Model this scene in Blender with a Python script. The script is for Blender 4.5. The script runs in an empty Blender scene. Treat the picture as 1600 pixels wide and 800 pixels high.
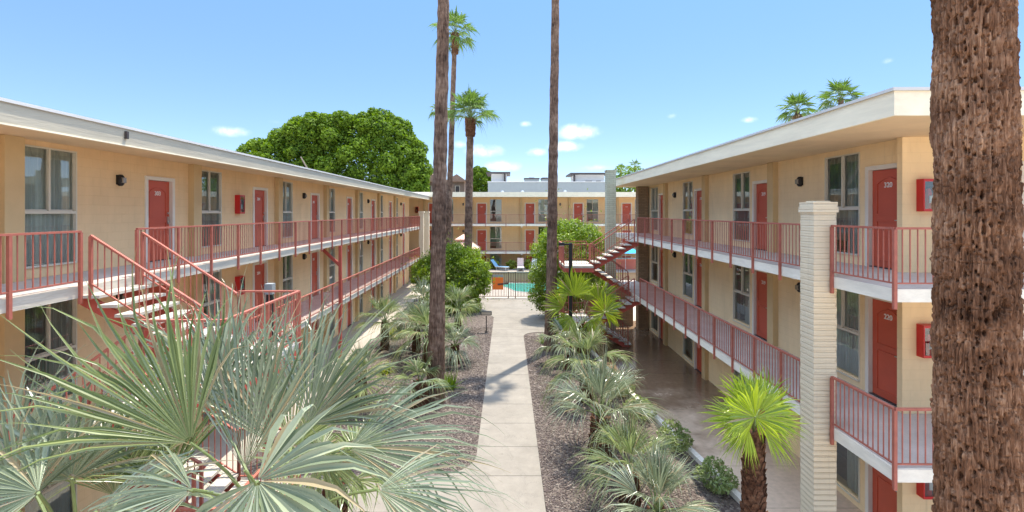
import bpy, math, random
import numpy as np
from mathutils import Vector, Matrix, noise as mnoise

S = bpy.context.scene
COL = S.collection
R_ = math.radians
# ------------------------------------------------------------------ camera, sky, sun, exposure
EYE = 6.64
F_PX, VPU, VPV = 760.0, 793.0, 332.0
cam = bpy.data.cameras.new('camera')
cam.sensor_width = 36.0
cam.lens = 36.0 * F_PX / 1600.0
cam.shift_x = (800 - VPU) / 1600.0
cam.shift_y = -(400 - VPV) / 1600.0
cam.clip_start = 0.05
cam.clip_end = 3000
co = bpy.data.objects.new('camera', cam)
COL.objects.link(co)
co.location = (0, 0, EYE)
co.rotation_euler = (R_(90), 0, 0)
S.camera = co

SUN_EL, SUN_AZ = R_(75), math.atan2(0.565, 0.825)      # azimuth clockwise from +Y
S.view_settings.view_transform = 'Standard'
S.view_settings.look = 'None'
S.view_settings.gamma = 1
S.view_settings.exposure = 2.1
S.view_settings.use_curve_mapping = False

W = bpy.data.worlds.new('World')
S.world = W
W.use_nodes = True


def N(nt, t, **kw):
    n = nt.nodes.new(t)
    for k, v in kw.items():
        if k.startswith('i_'):
            key = k[2:]
            key = int(key) if key.isdigit() else key.replace('_', ' ')
            n.inputs[key].default_value = v
        else:
            setattr(n, k, v)
    return n


def mth(nt, op, a, b=None, c=None, clamp=False):
    n = nt.nodes.new('ShaderNodeMath')
    n.operation = op
    n.use_clamp = clamp
    for i, v in enumerate((a, b, c)):
        if v is None:
            continue
        if isinstance(v, (int, float)):
            n.inputs[i].default_value = v
        else:
            nt.links.new(v, n.inputs[i])
    return n.outputs[0]


def build_world():
    nt = W.node_tree
    nt.nodes.clear()
    L = nt.links.new
    out = N(nt, 'ShaderNodeOutputWorld')
    bg = N(nt, 'ShaderNodeBackground')
    bg.inputs['Strength'].default_value = 0.15
    sky = N(nt, 'ShaderNodeTexSky')
    sky.sky_type = 'NISHITA'
    sky.sun_disc = False
    sky.sun_elevation = SUN_EL
    sky.sun_rotation = SUN_AZ
    sky.air_density = 0.6
    sky.dust_density = 0.0
    sky.ozone_density = 4.0
    sky.altitude = 300
    # a few small fair-weather clouds, laid out by compass direction and height
    tc = N(nt, 'ShaderNodeTexCoord')
    nz = N(nt, 'ShaderNodeTexNoise', i_Scale=26.0, i_Detail=7.0, i_Roughness=0.62)
    L(tc.outputs['Generated'], nz.inputs['Vector'])
    total = None
    for (u, v, ru, rv, amp) in [(903, 206, 46, 17, 1), (884, 229, 40, 12, .95), (757, 236, 42, 15, .9), (838, 238, 24, 10, .9),
                                (357, 205, 42, 13, .8), (785, 260, 40, 13, .9), (1172, 187, 20, 8, .8), (1387, 95, 15, 9, .5),
                                (1050, 181, 16, 8, .5), (822, 194, 16, 8, .6), (720, 225, 25, 10, .6), (430, 190, 30, 10, .4), (930, 262, 60, 9, .5)]:
        d = Vector(((u - VPU) / F_PX, 1, (VPV - v) / F_PX))
        ln = d.length
        d.normalize()
        sub = N(nt, 'ShaderNodeVectorMath', operation='SUBTRACT')
        L(tc.outputs['Generated'], sub.inputs[0])
        sub.inputs[1].default_value = d
        mul = N(nt, 'ShaderNodeVectorMath', operation='MULTIPLY')
        L(sub.outputs[0], mul.inputs[0])
        k = F_PX * ln
        mul.inputs[1].default_value = (k / ru, k / ru, k / rv)
        le = N(nt, 'ShaderNodeVectorMath', operation='LENGTH')
        L(mul.outputs[0], le.inputs[0])
        m = mth(nt, 'MULTIPLY', mth(nt, 'SUBTRACT', 1.15, le.outputs['Value'], clamp=True), amp)
        total = m if total is None else mth(nt, 'MAXIMUM', total, m)
    c = mth(nt, 'MULTIPLY', total, mth(nt, 'MULTIPLY', nz.outputs['Fac'], 2.2))
    mr = N(nt, 'ShaderNodeMapRange', interpolation_type='SMOOTHSTEP')
    mr.inputs['From Min'].default_value = 0.30
    mr.inputs['From Max'].default_value = 1.15
    mr.inputs['To Max'].default_value = 0.8
    L(c, mr.inputs['Value'])
    mix = N(nt, 'ShaderNodeMix', data_type='RGBA')
    L(mr.outputs[0], mix.inputs['Factor'])
    # ramp dims low sky; warm boost added to unseen upper dome fills shaded walls
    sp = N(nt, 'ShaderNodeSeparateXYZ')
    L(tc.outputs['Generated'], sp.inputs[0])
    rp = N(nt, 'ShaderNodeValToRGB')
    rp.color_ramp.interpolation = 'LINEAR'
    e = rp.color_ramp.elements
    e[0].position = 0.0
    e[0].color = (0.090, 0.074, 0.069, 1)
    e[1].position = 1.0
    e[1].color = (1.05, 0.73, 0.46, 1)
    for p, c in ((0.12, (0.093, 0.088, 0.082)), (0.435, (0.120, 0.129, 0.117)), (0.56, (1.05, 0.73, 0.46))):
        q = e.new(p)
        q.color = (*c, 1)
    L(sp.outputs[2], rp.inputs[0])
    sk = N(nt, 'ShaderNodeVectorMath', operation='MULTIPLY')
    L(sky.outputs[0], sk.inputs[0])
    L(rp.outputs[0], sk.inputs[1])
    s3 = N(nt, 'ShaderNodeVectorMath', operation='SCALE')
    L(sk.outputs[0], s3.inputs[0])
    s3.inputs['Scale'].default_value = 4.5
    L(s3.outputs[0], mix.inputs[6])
    mix.inputs[7].default_value = (2.5, 2.6, 2.65, 1)
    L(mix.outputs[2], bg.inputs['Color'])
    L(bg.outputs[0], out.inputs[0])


build_world()
sd = bpy.data.lights.new('sun', 'SUN')
sd.energy = 2.05
sd.angle = R_(0.53)
sd.color = (1.0, 0.92, 0.79)
so = bpy.data.objects.new('sun', sd)
COL.objects.link(so)
sv = Vector((math.cos(SUN_EL) * math.sin(SUN_AZ), math.cos(SUN_EL) * math.cos(SUN_AZ), math.sin(SUN_EL)))
so.rotation_euler = sv.to_track_quat('Z', 'Y').to_euler()
so.location = (40, 60, 90)

rng = random.Random(7)
nr = np.random.default_rng(11)

# ------------------------------------------------------------------ materials


def pm(name, col, rough=0.7, var=0.12, vscale=2.0, bump=0.0, bscale=60.0, spec=0.3, metallic=0.0, col2=None,
       stretch=(1, 1, 1), fine=0.0, coat=0.0):
    """painted / mineral surface: base colour with soft patchy variation, fine grain and bump"""
    m = bpy.data.materials.new(name)
    m.use_nodes = True
    nt = m.node_tree
    b = nt.nodes['Principled BSDF']
    L = nt.links.new
    tc = N(nt, 'ShaderNodeTexCoord')
    mp = N(nt, 'ShaderNodeMapping')
    mp.inputs['Scale'].default_value = stretch
    L(tc.outputs['Object'], mp.inputs[0])
    nz = N(nt, 'ShaderNodeTexNoise', i_Scale=vscale, i_Detail=6.0, i_Roughness=0.65)
    L(mp.outputs[0], nz.inputs['Vector'])
    ramp = N(nt, 'ShaderNodeMapRange')
    ramp.inputs['From Min'].default_value = 0.3
    ramp.inputs['From Max'].default_value = 0.7
    L(nz.outputs['Fac'], ramp.inputs['Value'])
    mix = N(nt, 'ShaderNodeMix', data_type='RGBA')
    L(ramp.outputs[0], mix.inputs['Factor'])
    c1 = tuple(x * (1 - var) for x in col)
    c2 = tuple(min(1, x * (1 + var)) for x in (col2 or col))
    mix.inputs[6].default_value = (*c1, 1)
    mix.inputs[7].default_value = (*c2, 1)
    colout = mix.outputs[2]
    if fine > 0:
        n2 = N(nt, 'ShaderNodeTexNoise', i_Scale=bscale * 1.3, i_Detail=3.0)
        L(mp.outputs[0], n2.inputs['Vector'])
        m2 = N(nt, 'ShaderNodeMapRange')
        m2.inputs['From Min'].default_value = 0.3
        m2.inputs['From Max'].default_value = 0.7
        m2.inputs['To Min'].default_value = 1 - fine
        m2.inputs['To Max'].default_value = 1 + fine
        L(n2.outputs['Fac'], m2.inputs['Value'])
        mm = N(nt, 'ShaderNodeVectorMath', operation='SCALE')
        L(colout, mm.inputs[0])
        L(m2.outputs[0], mm.inputs['Scale'])
        colout = mm.outputs[0]
    L(colout, b.inputs['Base Color'])
    b.inputs['Roughness'].default_value = rough
    b.inputs['Specular IOR Level'].default_value = spec
    b.inputs['Metallic'].default_value = metallic
    b.inputs['Coat Weight'].default_value = coat
    if bump > 0:
        n3 = N(nt, 'ShaderNodeTexNoise', i_Scale=bscale, i_Detail=4.0)
        L(mp.outputs[0], n3.inputs['Vector'])
        bp = N(nt, 'ShaderNodeBump', i_Strength=min(1, bump), i_Distance=0.01)
        L(n3.outputs['Fac'], bp.inputs['Height'])
        L(bp.outputs[0], b.inputs['Normal'])
    return m


def block_mat(name, col, mortar, bw, bh, var=0.1, bump=0.5, ms=0.012, rough=0.85, face_var=0.0, irregular=0.0):
    """painted block or brick: courses run along x+y, stacked in z"""
    m = bpy.data.materials.new(name)
    m.use_nodes = True
    nt = m.node_tree
    b = nt.nodes['Principled BSDF']
    L = nt.links.new
    tc = N(nt, 'ShaderNodeTexCoord')
    sp = N(nt, 'ShaderNodeSeparateXYZ')
    L(tc.outputs['Object'], sp.inputs[0])
    cb = N(nt, 'ShaderNodeCombineXYZ')
    L(mth(nt, 'ADD', sp.outputs[0], sp.outputs[1]), cb.inputs[0])
    zc = sp.outputs[2]
    if irregular:
        ni = N(nt, 'ShaderNodeTexNoise', i_Scale=5.0, i_Detail=2.0)
        L(tc.outputs['Object'], ni.inputs['Vector'])
        zc = mth(nt, 'ADD', zc, mth(nt, 'MULTIPLY', ni.outputs['Fac'], irregular))
    L(zc, cb.inputs[1])
    br = N(nt, 'ShaderNodeTexBrick')
    L(cb.outputs[0], br.inputs['Vector'])
    br.inputs['Scale'].default_value = 1.0
    br.inputs['Brick Width'].default_value = bw
    br.inputs['Row Height'].default_value = bh
    br.inputs['Mortar Size'].default_value = ms
    br.inputs['Mortar Smooth'].default_value = 0.6
    br.inputs['Bias'].default_value = 0.0
    br.inputs['Color1'].default_value = (*[x * (1 - face_var) for x in col], 1)
    br.inputs['Color2'].default_value = (*[x * (1 + face_var) for x in col], 1)
    br.inputs['Mortar'].default_value = (*mortar, 1)
    nz = N(nt, 'ShaderNodeTexNoise', i_Scale=1.3, i_Detail=7.0, i_Roughness=0.7)
    mp = N(nt, 'ShaderNodeMapping')
    mp.inputs['Scale'].default_value = (1, 1, 0.35)
    L(tc.outputs['Object'], mp.inputs[0])
    L(mp.outputs[0], nz.inputs['Vector'])
    m2 = N(nt, 'ShaderNodeMapRange')
    m2.inputs['From Min'].default_value = 0.25
    m2.inputs['From Max'].default_value = 0.75
    m2.inputs['To Min'].default_value = 1 - var
    m2.inputs['To Max'].default_value = 1 + var
    L(nz.outputs['Fac'], m2.inputs['Value'])
    sc = N(nt, 'ShaderNodeVectorMath', operation='SCALE')
    L(br.outputs['Color'], sc.inputs[0])
    # run-off streaks and repainted patches
    mps = N(nt, 'ShaderNodeMapping')
    mps.inputs['Scale'].default_value = (5.0, 5.0, 0.22)
    L(tc.outputs['Object'], mps.inputs[0])
    ns = N(nt, 'ShaderNodeTexNoise', i_Scale=1.0, i_Detail=5.0, i_Roughness=0.7)
    L(mps.outputs[0], ns.inputs['Vector'])
    st = N(nt, 'ShaderNodeMapRange', interpolation_type='SMOOTHSTEP')
    st.inputs['From Min'].default_value = 0.56
    st.inputs['From Max'].default_value = 0.78
    st.inputs['To Min'].default_value = 1.0
    st.inputs['To Max'].default_value = 0.80
    L(ns.outputs['Fac'], st.inputs['Value'])
    vp = N(nt, 'ShaderNodeTexVoronoi', i_Scale=0.55)
    L(tc.outputs['Object'], vp.inputs['Vector'])
    spc = N(nt, 'ShaderNodeSeparateColor')
    L(vp.outputs['Color'], spc.inputs[0])
    patch = mth(nt, 'ADD', 0.955, mth(nt, 'MULTIPLY', spc.outputs[0], 0.07))
    L(mth(nt, 'MULTIPLY', mth(nt, 'MULTIPLY', m2.outputs[0], st.outputs[0]), patch), sc.inputs['Scale'])
    L(sc.outputs[0], b.inputs['Base Color'])
    b.inputs['Roughness'].default_value = rough
    b.inputs['Specular IOR Level'].default_value = 0.25
    n3 = N(nt, 'ShaderNodeTexNoise', i_Scale=45.0, i_Detail=5.0)
    L(tc.outputs['Object'], n3.inputs['Vector'])
    h = mth(nt, 'ADD', mth(nt, 'MULTIPLY', br.outputs['Fac'], -1.0), mth(nt, 'MULTIPLY', n3.outputs['Fac'], 0.5))
    bp = N(nt, 'ShaderNodeBump', i_Strength=bump, i_Distance=0.012)
    L(h, bp.inputs['Height'])
    L(bp.outputs[0], b.inputs['Normal'])
    return m


def leaf_mat(name, col, col2, trans=0.35, rough=0.45, spec=0.4, scale=0.5, dry=0.0):
    """leaves: colour varies per leaf and per branch; light passes through"""
    m = bpy.data.materials.new(name)
    m.use_nodes = True
    nt = m.node_tree
    b = nt.nodes['Principled BSDF']
    out = nt.nodes['Material Output']
    L = nt.links.new
    geo = N(nt, 'ShaderNodeNewGeometry')
    tc = N(nt, 'ShaderNodeTexCoord')
    nz = N(nt, 'ShaderNodeTexNoise', i_Scale=scale, i_Detail=4.0)
    L(tc.outputs['Object'], nz.inputs['Vector'])
    f = mth(nt, 'ADD', mth(nt, 'MULTIPLY', geo.outputs['Random Per Island'], 0.6),
            mth(nt, 'MULTIPLY', mth(nt, 'SUBTRACT', nz.outputs['Fac'], 0.3), 1.0), clamp=True)
    mix = N(nt, 'ShaderNodeMix', data_type='RGBA')
    L(f, mix.inputs['Factor'])
    mix.inputs[6].default_value = (*col, 1)
    mix.inputs[7].default_value = (*col2, 1)
    if dry:
        m3 = N(nt, 'ShaderNodeMix', data_type='RGBA')
        L(mth(nt, 'LESS_THAN', mth(nt, 'FRACT', mth(nt, 'MULTIPLY', geo.outputs['Random Per Island'], 37.0)), dry), m3.inputs['Factor'])
        L(mix.outputs[2], m3.inputs[6])
        m3.inputs[7].default_value = (0.34, 0.28, 0.17, 1)
        mix = m3
    L(mix.outputs[2], b.inputs['Base Color'])
    b.inputs['Roughness'].default_value = rough
    b.inputs['Specular IOR Level'].default_value = spec
    tr = N(nt, 'ShaderNodeBsdfTranslucent')
    hs = N(nt, 'ShaderNodeHueSaturation', i_Saturation=1.15, i_Value=1.5)
    L(mix.outputs[2], hs.inputs['Color'])
    L(hs.outputs[0], tr.inputs['Color'])
    ms = N(nt, 'ShaderNodeMixShader')
    ms.inputs[0].default_value = trans
    L(b.outputs[0], ms.inputs[1])
    L(tr.outputs[0], ms.inputs[2])
    L(ms.outputs[0], out.inputs['Surface'])
    return m


def glass_mat():
    m = bpy.data.materials.new('window_glass')
    m.use_nodes = True
    nt = m.node_tree
    nt.nodes.clear()
    L = nt.links.new
    out = N(nt, 'ShaderNodeOutputMaterial')
    tr = N(nt, 'ShaderNodeBsdfTransparent')
    tr.inputs[0].default_value = (0.93, 0.97, 0.96, 1)
    gl = N(nt, 'ShaderNodeBsdfGlossy')
    gl.inputs['Roughness'].default_value = 0.02
    gl.inputs['Color'].default_value = (0.9, 0.95, 0.98, 1)
    fr = N(nt, 'ShaderNodeFresnel', i_IOR=1.5)
    tc = N(nt, 'ShaderNodeTexCoord')
    nz = N(nt, 'ShaderNodeTexNoise', i_Scale=1.2, i_Detail=1.0)
    L(tc.outputs['Object'], nz.inputs['Vector'])
    bp = N(nt, 'ShaderNodeBump', i_Strength=0.06, i_Distance=0.05)
    L(nz.outputs['Fac'], bp.inputs['Height'])
    L(bp.outputs[0], gl.inputs['Normal'])
    ms = N(nt, 'ShaderNodeMixShader')
    L(mth(nt, 'ADD', mth(nt, 'MULTIPLY', fr.outputs[0], 1.3), 0.08, clamp=True), ms.inputs[0])
    L(tr.outputs[0], ms.inputs[1])
    L(gl.outputs[0], ms.inputs[2])
    L(ms.outputs[0], out.inputs[0])
    return m


def water_mat():
    m = pm('pool_water', (0.035, 0.30, 0.255), rough=0.04, var=0.06, vscale=1.0, spec=0.5)
    nt = m.node_tree
    b = nt.nodes['Principled BSDF']
    tc = N(nt, 'ShaderNodeTexCoord')
    nz = N(nt, 'ShaderNodeTexNoise', i_Scale=6.0, i_Detail=3.0)
    nt.links.new(tc.outputs['Object'], nz.inputs['Vector'])
    bp = N(nt, 'ShaderNodeBump', i_Strength=0.25, i_Distance=0.01)
    nt.links.new(nz.outputs['Fac'], bp.inputs['Height'])
    nt.links.new(bp.outputs[0], b.inputs['Normal'])
    return m


def path_mat():
    m = bpy.data.materials.new('path_concrete')
    m.use_nodes = True
    nt = m.node_tree
    b = nt.nodes['Principled BSDF']
    L = nt.links.new
    tc = N(nt, 'ShaderNodeTexCoord')
    sp = N(nt, 'ShaderNodeSeparateXYZ')
    L(tc.outputs['Object'], sp.inputs[0])
    fr = mth(nt, 'FRACT', mth(nt, 'MULTIPLY', sp.outputs[1], 1 / 1.52))
    j = mth(nt, 'LESS_THAN', fr, 0.02)
    nz = N(nt, 'ShaderNodeTexNoise', i_Scale=0.9, i_Detail=8.0, i_Roughness=0.7)
    L(tc.outputs['Object'], nz.inputs['Vector'])
    mr = N(nt, 'ShaderNodeMapRange')
    mr.inputs['From Min'].default_value = 0.3
    mr.inputs['From Max'].default_value = 0.7
    L(nz.outputs['Fac'], mr.inputs[0])
    mix = N(nt, 'ShaderNodeMix', data_type='RGBA')
    L(mr.outputs[0], mix.inputs[0])
    mix.inputs[6].default_value = (0.165, 0.145, 0.118, 1)
    mix.inputs[7].default_value = (0.232, 0.206, 0.170, 1)
    n2 = N(nt, 'ShaderNodeTexNoise', i_Scale=70.0, i_Detail=3.0)
    L(tc.outputs['Object'], n2.inputs['Vector'])
    sc = N(nt, 'ShaderNodeVectorMath', operation='SCALE')
    L(mix.outputs[2], sc.inputs[0])
    k = mth(nt, 'ADD', 0.85, mth(nt, 'MULTIPLY', n2.outputs['Fac'], 0.3))
    k = mth(nt, 'MULTIPLY', k, mth(nt, 'SUBTRACT', 1.0, mth(nt, 'MULTIPLY', j, 0.55)))
    n4 = N(nt, 'ShaderNodeTexNoise', i_Scale=2.6, i_Detail=9.0, i_Roughness=0.75, i_Distortion=1.2)
    L(tc.outputs['Object'], n4.inputs['Vector'])
    k = mth(nt, 'MULTIPLY', k, mth(nt, 'ADD', 0.78, mth(nt, 'MULTIPLY', n4.outputs['Fac'], 0.44)))
    v2 = N(nt, 'ShaderNodeTexVoronoi', i_Scale=0.42, feature='DISTANCE_TO_EDGE')
    wv = N(nt, 'ShaderNodeVectorMath', operation='ADD')
    L(tc.outputs['Object'], wv.inputs[0])
    L(n4.outputs['Color'], wv.inputs[1])
    L(wv.outputs[0], v2.inputs['Vector'])
    k = mth(nt, 'MULTIPLY', k, mth(nt, 'SUBTRACT', 1.0, mth(nt, 'MULTIPLY', mth(nt, 'LESS_THAN', v2.outputs['Distance'], 0.0035), 0.28)))
    # a few dark spots of old gum
    vo = N(nt, 'ShaderNodeTexVoronoi', i_Scale=1.7)
    L(tc.outputs['Object'], vo.inputs['Vector'])
    k = mth(nt, 'MULTIPLY', k, mth(nt, 'SUBTRACT', 1.0, mth(nt, 'MULTIPLY', mth(nt, 'LESS_THAN', vo.outputs['Distance'], 0.045), 0.3)))
    L(k, sc.inputs['Scale'])
    L(sc.outputs[0], b.inputs['Base Color'])
    b.inputs['Roughness'].default_value = 0.85
    bp = N(nt, 'ShaderNodeBump', i_Strength=0.3, i_Distance=0.006)
    L(mth(nt, 'SUBTRACT', n2.outputs['Fac'], mth(nt, 'MULTIPLY', j, 2.0)), bp.inputs['Height'])
    L(bp.outputs[0], b.inputs['Normal'])
    return m


def gravel_mat():
    m = bpy.data.materials.new('gravel')
    m.use_nodes = True
    nt = m.node_tree
    b = nt.nodes['Principled BSDF']
    L = nt.links.new
    tc = N(nt, 'ShaderNodeTexCoord')
    vo = N(nt, 'ShaderNodeTexVoronoi', i_Scale=17.0)
    L(tc.outputs['Object'], vo.inputs['Vector'])
    sp = N(nt, 'ShaderNodeSeparateColor')
    L(vo.outputs['Color'], sp.inputs[0])
    rp = N(nt, 'ShaderNodeValToRGB')
    e = rp.color_ramp.elements
    e[0].position = 0
    e[0].color = (0.045, 0.031, 0.027, 1)
    e[1].position = 1
    e[1].color = (0.20, 0.165, 0.135, 1)
    for p, c in ((0.35, (0.085, 0.062, 0.053)), (0.7, (0.11, 0.084, 0.067))):
        q = e.new(p)
        q.color = (*c, 1)
    L(sp.outputs[0], rp.inputs[0])
    nz = N(nt, 'ShaderNodeTexNoise', i_Scale=0.7, i_Detail=5.0)
    L(tc.outputs['Object'], nz.inputs['Vector'])
    sc = N(nt, 'ShaderNodeVectorMath', operation='SCALE')
    L(rp.outputs[0], sc.inputs[0])
    L(mth(nt, 'ADD', 0.6, mth(nt, 'MULTIPLY', nz.outputs['Fac'], 0.75)), sc.inputs['Scale'])
    L(sc.outputs[0], b.inputs['Base Color'])
    b.inputs['Roughness'].default_value = 0.9
    bp = N(nt, 'ShaderNodeBump', i_Strength=1.0, i_Distance=0.03)
    L(mth(nt, 'MULTIPLY', vo.outputs['Distance'], -1.0), bp.inputs['Height'])
    L(bp.outputs[0], b.inputs['Normal'])
    return m


def wet_floor_mat():
    m = bpy.data.materials.new('sealed_concrete')
    m.use_nodes = True
    nt = m.node_tree
    b = nt.nodes['Principled BSDF']
    L = nt.links.new
    tc = N(nt, 'ShaderNodeTexCoord')
    nz = N(nt, 'ShaderNodeTexNoise', i_Scale=0.55, i_Detail=7.0, i_Roughness=0.65)
    L(tc.outputs['Object'], nz.inputs['Vector'])
    sp = N(nt, 'ShaderNodeSeparateXYZ')
    L(tc.outputs['Object'], sp.inputs[0])
    j = mth(nt, 'LESS_THAN', mth(nt, 'FRACT', mth(nt, 'MULTIPLY', sp.outputs[1], 1 / 1.8)), 0.012)
    # hosed-down, darker and glossier farther along
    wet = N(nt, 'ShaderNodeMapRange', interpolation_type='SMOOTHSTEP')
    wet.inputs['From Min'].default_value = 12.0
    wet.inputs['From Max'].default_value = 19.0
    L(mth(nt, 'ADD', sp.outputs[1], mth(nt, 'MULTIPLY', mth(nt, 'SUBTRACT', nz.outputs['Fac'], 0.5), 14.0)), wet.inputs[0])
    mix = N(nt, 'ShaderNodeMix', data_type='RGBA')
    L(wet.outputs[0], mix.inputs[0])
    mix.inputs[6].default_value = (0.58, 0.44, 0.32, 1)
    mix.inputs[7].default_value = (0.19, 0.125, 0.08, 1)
    n2 = N(nt, 'ShaderNodeTexNoise', i_Scale=9.0, i_Detail=6.0)
    L(tc.outputs['Object'], n2.inputs['Vector'])
    sc = N(nt, 'ShaderNodeVectorMath', operation='SCALE')
    L(mix.outputs[2], sc.inputs[0])
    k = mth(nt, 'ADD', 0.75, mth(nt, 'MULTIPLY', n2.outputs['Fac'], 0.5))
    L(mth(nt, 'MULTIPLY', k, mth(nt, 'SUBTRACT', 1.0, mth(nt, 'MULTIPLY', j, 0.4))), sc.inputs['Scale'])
    L(sc.outputs[0], b.inputs['Base Color'])
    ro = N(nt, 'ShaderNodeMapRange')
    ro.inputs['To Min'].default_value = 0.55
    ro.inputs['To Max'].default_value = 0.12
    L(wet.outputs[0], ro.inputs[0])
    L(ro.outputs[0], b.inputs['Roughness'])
    return m


def trunk_mat(name, c1, c2, c3, zs=0.18, scale=9.0, bump=0.9):
    """palm bark: long vertical fibres with ring scars"""
    m = bpy.data.materials.new(name)
    m.use_nodes = True
    nt = m.node_tree
    b = nt.nodes['Principled BSDF']
    L = nt.links.new
    tc = N(nt, 'ShaderNodeTexCoord')
    mp = N(nt, 'ShaderNodeMapping')
    mp.inputs['Scale'].default_value = (1, 1, zs)
    L(tc.outputs['Object'], mp.inputs[0])
    n1 = N(nt, 'ShaderNodeTexNoise', i_Scale=scale * 3, i_Detail=6.0, i_Roughness=0.65)
    L(mp.outputs[0], n1.inputs['Vector'])
    n2 = N(nt, 'ShaderNodeTexNoise', i_Scale=1.1, i_Detail=5.0)
    L(tc.outputs['Object'], n2.inputs['Vector'])
    mp3 = N(nt, 'ShaderNodeMapping')
    mp3.inputs['Scale'].default_value = (0.6, 0.6, 1)
    L(tc.outputs['Object'], mp3.inputs[0])
    n3 = N(nt, 'ShaderNodeTexNoise', i_Scale=5.5, i_Detail=4.0)
    L(mp3.outputs[0], n3.inputs['Vector'])
    f = mth(nt, 'ADD', mth(nt, 'MULTIPLY', n1.outputs['Fac'], 0.75), mth(nt, 'MULTIPLY', n2.outputs['Fac'], 0.4))
    f = mth(nt, 'SUBTRACT', mth(nt, 'ADD', f, mth(nt, 'MULTIPLY', n3.outputs['Fac'], 0.35)), 0.25)
    rp = N(nt, 'ShaderNodeValToRGB')
    e = rp.color_ramp.elements
    e[0].position = 0.3
    e[0].color = (*c1, 1)
    e[1].position = 0.72
    e[1].color = (*c3, 1)
    q = e.new(0.5)
    q.color = (*c2, 1)
    L(f, rp.inputs[0])
    L(rp.outputs[0], b.inputs['Base Color'])
    b.inputs['Roughness'].default_value = 0.95
    b.inputs['Specular IOR Level'].default_value = 0.15
    bp = N(nt, 'ShaderNodeBump', i_Strength=bump, i_Distance=0.03)
    L(mth(nt, 'ADD', n1.outputs['Fac'], n3.outputs['Fac']), bp.inputs['Height'])
    L(bp.outputs[0], b.inputs['Normal'])
    return m


M = {}
M['wall_left'] = block_mat('tan_block_paint', (0.80, 0.565, 0.315), (0.765, 0.535, 0.295), 0.40, 0.20, var=0.10, bump=0.2)
M['wall_right'] = block_mat('cream_block_paint', (0.83, 0.625, 0.365), (0.80, 0.60, 0.35), 0.40, 0.20, var=0.10, bump=0.2)
M['wall_far'] = block_mat('far_block_paint', (0.80, 0.56, 0.30), (0.76, 0.525, 0.28), 0.40, 0.20, var=0.06, bump=0.2)
M['pilaster'] = pm('pilaster_paint', (0.60, 0.43, 0.225), rough=0.8, var=0.06, bump=0.15)
M['soffit'] = pm('soffit_paint', (0.74, 0.56, 0.35), rough=0.85, var=0.08, vscale=1.2, bump=0.2, bscale=25)
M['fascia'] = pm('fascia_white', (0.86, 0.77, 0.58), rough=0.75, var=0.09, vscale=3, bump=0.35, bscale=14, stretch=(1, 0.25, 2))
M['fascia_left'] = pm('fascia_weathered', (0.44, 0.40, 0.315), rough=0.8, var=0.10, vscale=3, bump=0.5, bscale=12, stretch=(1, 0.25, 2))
M['roof_top'] = pm('roof_coating', (0.66, 0.64, 0.60), rough=0.9, var=0.1)
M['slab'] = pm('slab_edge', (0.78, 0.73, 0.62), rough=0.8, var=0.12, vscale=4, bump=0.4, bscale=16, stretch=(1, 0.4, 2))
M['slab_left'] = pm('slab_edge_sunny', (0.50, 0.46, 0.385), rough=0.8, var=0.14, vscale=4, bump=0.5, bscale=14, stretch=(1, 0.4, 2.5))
M['deck'] = pm('walkway_grey', (0.46, 0.40, 0.36), rough=0.85, var=0.15, vscale=1.5, fine=0.1)
M['door'] = pm('door_red', (0.53, 0.092, 0.046), rough=0.45, var=0.06, vscale=2.5, spec=0.45)
M['trim'] = pm('door_trim_white', (0.74, 0.68, 0.58), rough=0.55, var=0.05)
M['wframe'] = pm('window_frame_white', (0.64, 0.58, 0.46), rough=0.45, var=0.04)
M['glass'] = glass_mat()
M['curtain'] = pm('curtain_grey', (0.27, 0.30, 0.26), rough=0.9, var=0.1, stretch=(8, 8, 0.3))
M['curtain_light'] = pm('curtain_pale', (0.55, 0.57, 0.50), rough=0.9, var=0.08, stretch=(8, 8, 0.3))
M['inner'] = pm('room_dark', (0.10, 0.09, 0.085), rough=0.9, var=0.1)
M['rail'] = pm('rail_salmon', (0.37, 0.115, 0.08), rough=0.6, var=0.17, vscale=7, spec=0.35)
M['railbrown'] = pm('rail_brown', (0.10, 0.055, 0.045), rough=0.6, var=0.1)
M['steel_red'] = pm('steel_red', (0.42, 0.085, 0.06), rough=0.6, var=0.14)
M['tread'] = pm('tread_concrete', (0.46, 0.42, 0.36), rough=0.85, var=0.12, vscale=5, fine=0.08)
M['black'] = pm('black_metal', (0.018, 0.017, 0.017), rough=0.45, var=0.1)
M['lampglass'] = pm('lamp_glass', (0.25, 0.23, 0.2), rough=0.25, var=0.05, spec=0.6)
M['metal'] = pm('brushed_metal', (0.55, 0.53, 0.5), rough=0.3, metallic=1.0, var=0.05)
M['redbox'] = pm('cabinet_red', (0.55, 0.02, 0.02), rough=0.35, var=0.06, spec=0.5)
M['number'] = pm('number_white', (0.82, 0.78, 0.74), rough=0.5, var=0.02)
M['slump'] = block_mat('slump_block', (0.74, 0.63, 0.455), (0.66, 0.555, 0.395), 3.0, 0.10, var=0.07, bump=0.9, ms=0.012, irregular=0.014)
M['brick_green'] = block_mat('sage_brick', (0.50, 0.50, 0.37), (0.36, 0.35, 0.25), 0.40, 0.10, var=0.08, bump=0.8, ms=0.012, face_var=0.06)
M['brick_brown'] = block_mat('brown_brick', (0.30, 0.205, 0.125), (0.18, 0.125, 0.08), 0.30, 0.09, var=0.12, bump=0.8, ms=0.012, face_var=0.12)
M['path'] = path_mat()
M['gravel'] = gravel_mat()
M['pale_walk'] = pm('pale_walkway_concrete', (0.34, 0.30, 0.25), rough=0.85, var=0.1, vscale=1.0, fine=0.1)
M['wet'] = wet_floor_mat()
M['kerb'] = pm('kerb_paint', (0.70, 0.66, 0.58), rough=0.85, var=0.14, vscale=4, fine=0.1, bump=0.3)
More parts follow.
